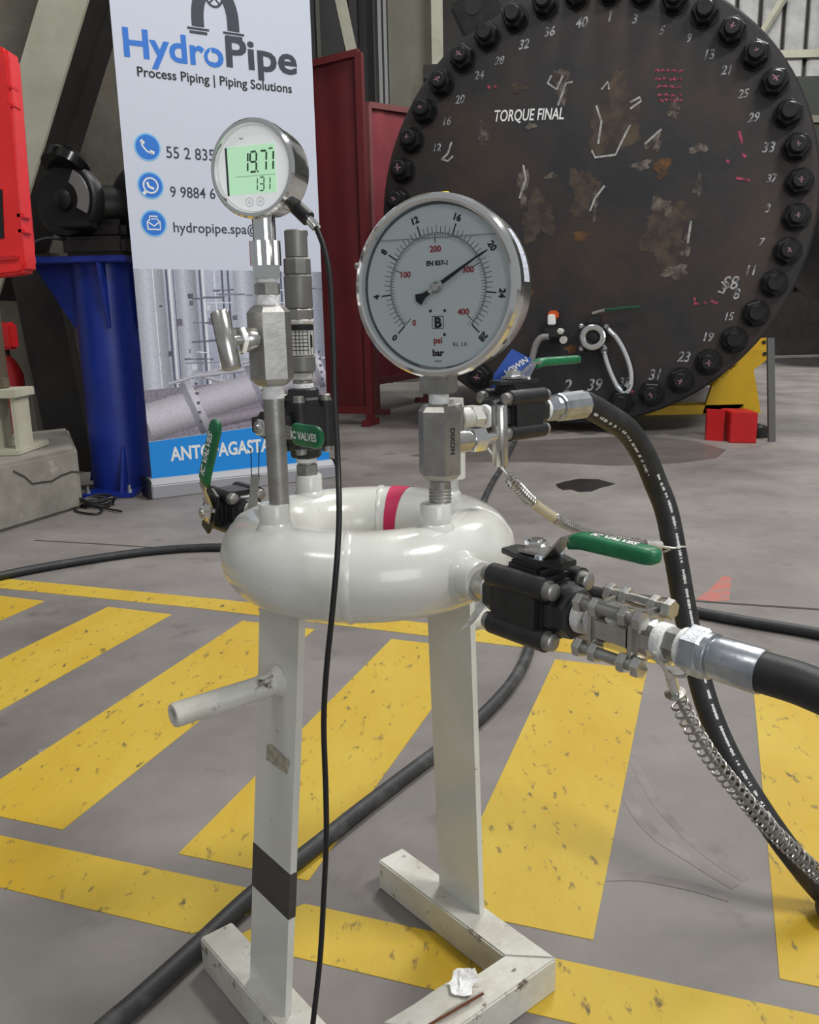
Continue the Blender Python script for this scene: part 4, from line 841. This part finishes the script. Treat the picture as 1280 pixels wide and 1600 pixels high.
bm = NB(); x = math.sqrt(.0655**2-.0395**2); stroke(bm, [V((-x, .0395, .0020)), V((x, .0395, .0020))], .0006, K); link('fill_line', bm, mat('fill_line', (110, 130, 140), .3), pg)
bm = NB(); lathe(bm, (.004, .0705, -.010), (0, 1, 0), [(.0045, 0), (.0045, .004), (.003, .0055)], 14); link('fill_plug', bm, mat('yellow_plug', (226, 206, 30), .5), pg, True, label='yellow filler plug')
bm = NB(); b0 = rad(2); g_ = [[bm.verts.new(V((.0704*cos(b0+rad(38)*i/8), .0704*sin(b0+rad(38)*i/8), -.030+.018*j))) for j in range(2)] for i in range(9)]
for i in range(8): bm.faces.new((g_[i][0], g_[i+1][0], g_[i+1][1], g_[i][1]))
link('case_label', bm, mat('paper_label', (222, 226, 236), .6, 0, (170, 176, 200), 400, .5, .6), case, label='white paper label on the case side')
bm = NB(); lathe(bm, (-.074, .02, -.002), (-1, .2, 0), [(.003, 0), (.003, .003), (.0015, .0035)], 10); link('bezel_screw', bm, STEEL_D, pg, True)
bm = NB(); pb = pg.matrix_world.inverted() @ V((PR.x, PR.y, 0)) if False else ROOTM[pg.name].inverted() @ V((PR.x, PR.y, .66))
y0_ = (.637-GC.z)/.955; abox(bm, (pb.x-.0135, y0_, pb.z-.0115), (pb.x+.0135, -.060, pb.z+.0115), .0012); link('stem_block', bm, STEEL_D, pg, True)

DC = A(396, 264, .728); az2 = 20; DS = .895
dg_ = thing('digital_gauge', 'small round digital pressure gauge with green display above the left valve', 'gauge', m=gauge_frame(DC, az2) @ Matrix.Scale(DS, 4))
bm = NB(); lathe(bm, (0, 0, -.036), K, [(.034, 0), (.0385, .004), (.0395, .012), (.0395, .032), (.0405, .033)], 64); case2 = link('case', bm, CHROME, dg_, True)
bm = NB(); ring_profile(bm, (0, 0, -.006), K, [(.0405, 0), (.0418, .002), (.0418, .008), (.0400, .0108), (.0372, .0108), (.0352, .005), (.0352, 0)], 64); link('bezel', bm, CHROME, dg_, True, auto=25)
bm = NB(); lathe(bm, (0, 0, -.004), K, [(.0354, 0), (.0354, .0045)], 56); face = link('face_plate', bm, mat('face_white_glow', (246, 248, 248), .3, emit=.28), dg_)  # mild glow added to the white face so it looks brighter
bm = NB(); abox(bm, (-.0250, -.0205, .0004), (.0225, .0195, .0008)); disp = link('display', bm, mat('lcd_backlight', (186, 232, 192), .3, emit=.55), face, label='lit pale green display')
bm = NB(); abox(bm, (-.0270, -.0210, .0005), (-.0250, .0190, .0009)); link('display_edge', bm, mat('lcd_edge', (60, 66, 70), .4), disp)
def seg7(ch, x, y, h, wdt, m, sk=.08):
    S = {'0': 'abcdef', '1': 'bc', '3': 'abgcd', '7': 'abc', '9': 'abcdfg'}[ch]; bm = NB(); t_ = h*.10
    pt = lambda u, v: V((x+u*wdt+sk*v*h, y+v*h, .0010))
    sg = {'a': ((.08, 1), (.92, 1)), 'b': ((1, .94), (1, .54)), 'c': ((1, .46), (1, .06)), 'd': ((.08, 0), (.92, 0)), 'e': ((0, .46), (0, .06)), 'f': ((0, .94), (0, .54)), 'g': ((.08, .5), (.92, .5))}
    for c in S: stroke(bm, [pt(*sg[c][0]), pt(*sg[c][1])], t_, K)
    link('digit', bm, m, disp)
LCDK = mat('lcd_segment', (58, 84, 66), .4); LCDG = mat('lcd_segment_light', (86, 118, 98), .4)
for ch, x in (('1', -.0115), ('9', -.0030), ('7', .0068), ('1', .0136)): seg7(ch, x, -.0025, .0165, .0062, LCDK)
for ch, x in (('1', -.001), ('3', .0055), ('1', .0115)): seg7(ch, x, -.0185, .0110, .0042, LCDG)
bm = NB(); stroke(bm, [(-.018, -.0058, .0010), (.022, -.0058, .0010)], .0003, K); link('display_line', bm, LCDG, disp)
bm = NB(); stroke(bm, [(.0165, .0155, .0010), (.0205, .0155, .0010)], .0012, K); link('unit_mark', bm, LCDK, disp)
bm = NB(); abox(bm, (.0042, -.0032, .0009), (.0056, -.0018, .0011)); link('decimal_point', bm, LCDK, disp)
for x in (-.0055, .0055):
    bm = NB(); disc(bm, (x, -.0275, .0007), K, .0038, 20, .0034); disc(bm, (x, -.0275, .0007), K, .0016, 4, .0011); link('button', bm, mat('button_grey', (168, 172, 172), .5), face)
bm = NB(); stroke(bm, [(-.012, .0262, .0007), (-.010, .0252, .0007), (-.008, .0262, .0007)], .0010, K); link('face_mark', bm, mat('button_grey', (168, 172, 172)), face)
for r, z0_, z1_, n, m, nm in ((.0105, -.062, -.038, 16, CHROME, 'neck'), (.0142, -.0815, -.0600, 16, CHROME, 'fluted_nut'), (.0140, -.0925, -.0815, 6, CHROME, 'hex_nut')):
    pl = ROOTM[dg_.name].inverted() @ V((PLf.x, PLf.y, DC.z)); bm = NB()
    if nm == 'fluted_nut':
        nn = 32; rr_ = lambda i: r*(1 if i % 4 < 2 else .90)
        quads(bm, [[V((pl.x+rr_(i)*cos(2*pi*i/nn), y, pl.z+rr_(i)*sin(2*pi*i/nn))) for i in range(nn)] for y in (z0_, z1_)])
    else: lathe(bm, (pl.x, z0_, pl.z), (0, 1, 0), [(r, 0), (r, z1_-z0_)], n)
    link(nm, bm, m, dg_, n > 8 and nm != 'fluted_nut')
# plug and hanging cable of the digital gauge
t = thing('sensor_cable', 'thin black cable hanging from the digital gauge past the white ring', 'cable', A(490, 352, .745))
p0, p1, p2, p3 = A(452, 313, .752), A(482, 342, .742), A(486, 347, .740), A(495, 357, .737)
bm = NB(); cyl(bm, p0, p1, .0062, 16); link('plug', bm, BLACKP, t, True, world=True)
bm = NB(); cyl(bm, p1, p3, .0038, 12); link('strain_relief', bm, CHROME, t, True, world=True)
CP = [p3, A(507, 390, .732), A(516, 440, .725), A(521, 540, .712), A(523, 620, .70), A(528, 720, .68), A(530, 800, .655), A(527, 870, .640), A(519, 960, .636), A(510, 1050, .636), A(506, 1130, .636), A(509, 1230, .634), A(510, 1310, .632), A(506, 1400, .63), A(500, 1500, .625), A(489, 1600, .615), A(478, 1700, .60), V((-.10, .55, .004)), V((-.16, .42, .004))]
bm = NB(); sweep(bm, crom(CP, 8), .0023, 10); link('cable', bm, BLACKP, t, True, world=True)

# ------------------------------------------------------------------ rear left: ball valve + relief valve column
BB = C0+V((cos(rad(129)), sin(rad(129)), 0))*RR; BB.x = -.1035; BB.z = 0
bvr = ball_valve('black ball valve on the rear left riser with green lever pointing right', BB+Z*.597, Z, -U, VV, .80, .066, letters=('IC VALVES', 1, .80), rise=.004, grip_w=.0128, tape=(True, True), lev0=.070, ext=.020)
nipple(bvr, BB+Z*.543, Z, .0115, .012, STEEL_D, 'hex_nut', 6, lip=False)
nipple(bvr, BB+Z*.553, Z, .0085, .010, STEEL_D, 'nipple')
rv = thing('relief_valve', 'grey cylindrical relief valve with printed label behind the digital gauge column', 'valve', BB+Z*.632)
def seg(z0, z1, r, m, nm, n=28, lp=True): 
    bm = NB(); e = min(.0012, r*.1); lathe(bm, BB+Z*z0, Z, [(r-e, 0), (r, e), (r, z1-z0-e), (r-e, z1-z0)], n); return link(nm, bm, m, rv, n > 8, world=True)
GREYV = mat('grey_valve_body', (142, 141, 138), .45, .6, (126, 125, 122), 30, .4, .7)
seg(.630, .640, .0100, STEEL_D, 'nipple'); seg(.640, .648, .0120, STEEL_W, 'hex_nut', 6); seg(.648, .664, .0135, GREYV, 'lower_barrel')
lb = seg(.664, .694, .0133, GREYV, 'label_barrel'); seg(.694, .699, .0142, STEEL_W, 'collar'); seg(.699, .709, .0150, STEEL_D, 'hex_shoulder', 6); seg(.709, .741, .0136, GREYV, 'spring_barrel'); seg(.741, .757, .0132, GREYV, 'adjuster_nut', 8); seg(.757, .783, .0110, GREYV, 'cap')
d0 = (EYE-BB); d0.z = 0; d0.normalize(); s0 = Z.cross(d0)
def lbl(a0, a1, z0, z1, m, r, nm):
    bm = NB(); g_ = [[bm.verts.new(BB+Z*z+(d0*cos(a)+s0*sin(a))*r) for z in (z0, z1)] for a in [a0+(a1-a0)*i/8 for i in range(9)]]
    for i in range(8): bm.faces.new((g_[i][0], g_[i+1][0], g_[i+1][1], g_[i][1]))
    return link(nm, bm, m, lb, world=True)
lbl(-1.2, 1.3, .6645, .6935, mat('label_white', (206, 206, 200), .6), .01338, 'data_label')
lbl(-1.2, 1.3, .6885, .6935, PRINTK, .01348, 'label_bar'); lbl(.75, 1.0, .672, .684, PRINTK, .01348, 'label_block')
for z in (.6875, .684, .6805, .677, .6735, .670): lbl(-1.1, .6, z-.0007, z, PRINTK, .01348, 'label_line')
# left side ball valve on the ring, lever upright
bvl = ball_valve('black ball valve at the far left of the ring with upright green lever', C0-VV*.262+Z*-.003, -VV, -U, Z*.87+VV*.52, .90, .100, letters=('IC VALVES', 1, .62), rise=.014, grip_w=.0105, lev0=.044)
nipple(bvl, C0-VV*.128, -VV, .0115, .095, WHITE, 'nipple')
# steel tag on two thin chains
t = thing('steel_tag', 'narrow steel tag hung on thin chains behind the riser pipe', 'tag', A(396, 790, .845))
bm = NB(); prism(bm, [A(386, 795, .845), A(403, 795, .845), A(402, 770, .845), A(407, 742, .845), A(392, 742, .845), A(390, 770, .845)], (0, .0012, 0)); link('tag_plate', bm, STEEL_D, t, world=True)
for q0, q1 in (((392, 700), (393, 744)), ((405, 698), (404, 744))):
    bm = NB(); cyl(bm, A(*q0, .842), A(*q1, .8445), .0005, 5); link('chain', bm, NUTK, t, world=True)

# ------------------------------------------------------------------ rear right: tee, ball valve and long hose
BR = C0+V((cos(rad(39)), sin(rad(39)), 0))*RR; BR = V((.0455, .858, 0)); TZ = .5985
tee = thing('pipe_tee', 'white and grey steel tee riser behind the large gauge needle valve', 'fitting', BR+Z*.545)
nipple(tee, BR+Z*.54, Z, .0115, .045, WHITE, 'riser'); nipple(tee, BR+Z*.578, Z, .0105, .038, STEEL_D, 'tee_body'); nipple(tee, BR+Z*.612, Z, .0112, .008, STEEL_W, 'cap', 6, lip=False)
nipple(tee, BR+Z*TZ+U*.006, U, .0118, .016, STEEL_W, 'branch'); nipple(tee, BR+Z*TZ+U*.020, U, .0140, .012, STEEL_W, 'union_nut', 6, lip=False); nipple(tee, BR+Z*TZ+U*.031, U, .0088, .016, STEEL, 'branch_nipple')
bvb = ball_valve('black ball valve behind the large gauge with green lever and blue card', BR+Z*TZ+U*.085, U, Z, U, .90, .082, rise=.015, grip_w=.0080, ends=(.006, .005))
bcd = PLN(800, 575, BR+U*.085+Z*.64, V((0, -1, 0))); bm = NB(); yb = .93
prism(bm, [A(766, 616, yb), A(772, 585, yb), A(800, 545, yb), A(831, 561, yb), A(812, 590, yb), A(785, 616, yb)], (0, .001, 0)); card = thing('blue_card', 'blue printed card tied behind the rear right valve', 'card', A(790, 600, yb)); link('sheet', bm, mat('card_blue', (38, 84, 176), .5), card, world=True)
b_ = txt('LOWIN', .02, .0006, 'CENTER'); p, q = A(790, 583, yb-.0006), A(824, 561, yb-.0006); put(b_, (p+q)/2, (q-p).normalized(), V((0, -1, 0)).cross((q-p).normalized())*1, fit=(q-p).length, mid=True); link('lettering', b_, PRINTW, card, world=True)
t = thing('hydraulic_hose', 'black hydraulic hose with white print arching from rear valve to floor', 'hose', BR+Z*TZ+U*.13)
HT = BR+Z*TZ
bm = NB(); lathe(bm, HT+U*.127, U, [(.0115, 0), (.0130, .001), (.0130, .005)], 20); link('thread_tape', bm, TAPEW, t, True, world=True)
bm = NB(); lathe(bm, HT+U*.132, U, [(.0135, 0), (.0148, .0015), (.0148, .014), (.0125, .016)], 6); link('swivel_nut', bm, ZINC, t, world=True)
bm = NB(); lathe(bm, HT+U*.148, U, [(.0115, 0), (.0125, .004), (.0150, .005), (.0155, .008), (.0160, .047), (.0150, .049)], 12); link('ferrule', bm, ZINC, t, world=True)
HP = [HT+U*.190, HT+U*.200, A(948, 650, 1.005), A(980, 672, 1.03), A(1006, 710, 1.05), A(1025, 755, 1.06), A(1042, 800, 1.06), A(1056, 870, 1.05), A(1070, 950, 1.04), A(1086, 1030, 1.02), A(1108, 1110, .99), A(1143, 1190, .96), A(1190, 1268, .93), A(1240, 1338, .91), A(1290, 1398, .90)]
HP = [V((p.x, p.y, max(.0165, p.z))) for p in HP] + [V((.50, .86, .0165)), V((.75, .80, .0165)), V((1.1, .7, .0165))]
hpath = crom(HP, 10); bm = NB(); sweep(bm, hpath, .0146, 20); hb = link('hose_body', bm, RUBBER, t, True, world=True)
frh = frames_along(hpath); bm = NB(); k = 12
while k < len(hpath)-32:                                  # white lay-line print along the hose
    l = random.choice((1, 1, 2, 3)); P = []
    for i in range(k, min(len(hpath), k+l+1)):
        p = hpath[i]; tv = frh[i][2]; tc = (EYE-p); tc = (tc-tv*tc.dot(tv)).normalized(); sdv = tv.cross(tc); ang = .42 if i > 45 else -.35
        if sdv.x < 0: sdv = -sdv
        P.append((p + (tc*cos(ang)+sdv*sin(ang))*.0148, (tc*cos(ang)+sdv*sin(ang))))
    for (a_, na), (b2_, nb2) in zip(P, P[1:]):
        for q in range(4):
            if random.random() < .88: aa, bb = a_.lerp(b2_, q/4), a_.lerp(b2_, q/4+.19); stroke(bm, [aa, bb], random.uniform(.0022, .0042), na)
    k += l+random.choice((0, 1, 1))
link('white_print', bm, PRINTW, hb, world=True, kind='stuff')

# ------------------------------------------------------------------ whip checks
t = thing('whip_check', 'coiled steel safety cable hanging from the silver check valve', 'cable', A(1053, 1080, .56))
lc = fa(.318); bm = NB(); P = []
x, y, z = frame(VV)
for i in range(15): a = rad(-200+i*17); P.append(lc+(x*cos(a)+y*sin(a))*.0145+VV*(.002*sin(a)))
ea = A(1046, 1052, .545); sweep(bm, crom([A(1049, 1056, .546)]+[lc+V((.0, -.006, -.022))]+P[2:13]+[lc+V((.012, -.004, -.02)), A(1052, 1056, .546)], 4), .0014, 8); link('end_loop', bm, STEEL_W, t, True, world=True)
bm = NB(); cyl(bm, A(1047, 1050, .546), A(1055, 1082, .548), .0038, 16); link('sleeve', bm, CHROME, t, True, world=True)
bm = NB(); lathe(bm, A(1055, 1082, .548), (A(1056, 1090, .549)-A(1054, 1080, .548)), [(.0072, 0), (.0072, .0014)], 20); link('washer', bm, STEEL, t, True, world=True)
WP = crom([A(1056, 1086, .548), A(1078, 1130, .553), A(1110, 1182, .56), A(1150, 1232, .57), A(1195, 1285, .58), A(1240, 1330, .59), A(1300, 1384, .60), A(1380, 1450, .61)], 8)
bm = NB(); sweep(bm, WP, .0016, 6); link('wire_rope', bm, STEEL_D, t, True, world=True)
bm = NB(); helix(bm, WP[1:], .0060, .00095, .0076, 6, 12); link('coil_spring', bm, STEEL_D, t, True, world=True)
t = thing('whip_check', 'coiled steel safety cable running from needle valve bar to the arching hose', 'cable', A(795, 745, .84))
WP = crom([A(762, 700, .85), A(795, 745, .845), A(820, 774, .87), A(850, 798, .90), A(890, 822, .94), A(930, 837, .97), A(970, 845, 1.0), A(1018, 850, 1.025)], 8)
bm = NB(); sweep(bm, WP, .0016, 6); link('wire_rope', bm, STEEL_D, t, True, world=True)
bm = NB(); helix(bm, WP[8:20], .0056, .0010, .0052, 5, 10); link('coil_spring', bm, STEEL, t, True, world=True)
bm = NB(); helix(bm, WP[27:54], .0052, .0009, .0046, 5, 10); link('coil_spring', bm, STEEL, t, True, world=True)
bm = NB(); sweep(bm, WP[20:28], .0055, 12); link('sleeve', bm, mat('clear_sleeve', (196, 186, 160), .4), t, True, world=True)
bm = NB(); cyl(bm, A(1008, 850, 1.02), A(1032, 852, 1.03), .0055, 12); link('sleeve', bm, STEEL_W, t, True, world=True)
hc = A(1053, 856, 1.053); bm = NB(); x, y, z = frame((A(1056, 870, 1.05)-A(1042, 800, 1.06)))
sweep(bm, [A(1030, 852, 1.03)]+[hc+(x*cos(a)+y*sin(a))*.0148+z*.002*sin(2*a) for a in [rad(170+i*19) for i in range(19)]]+[A(1030, 853, 1.032)], .0014, 8); link('end_loop', bm, STEEL_W, t, True, world=True)

# ------------------------------------------------------------------ floor hoses
def floor_hose(label, pts, r, m, k=8):
    P = crom([V((p.x, p.y, r)) for p in pts], k); bm = NB(); sweep(bm, P, r, 16)
    return tag(link('floor_hose', bm, m, None, True), label, 'hose')
floor_hose('black hose lying on the floor behind the yellow stripes, left to right', [G(-260, 1000), G(-120, 940), G(0, 907), G(120, 884), G(240, 867), G(345, 861), G(480, 864), G(640, 880), G(800, 906), G(905, 926), G(1050, 957), G(1160, 978), G(1280, 999), G(1420, 1030)], .0125, RUBBER)
floor_hose('dusty grey-black hose running under the white stand across the stripes', [G(90, 1700), G(160, 1628), G(215, 1580), G(305, 1497), G(395, 1412), G(480, 1345), G(560, 1280), G(640, 1218), G(700, 1172), G(756, 1125), G(800, 1075), G(824, 1030), G(831, 985), G(815, 920), G(785, 860), G(762, 815), G(756, 790), G(770, 757), G(783, 736), G(793, 716), G(800, 702), G(806, 690)], .0114, RUBBER_D)
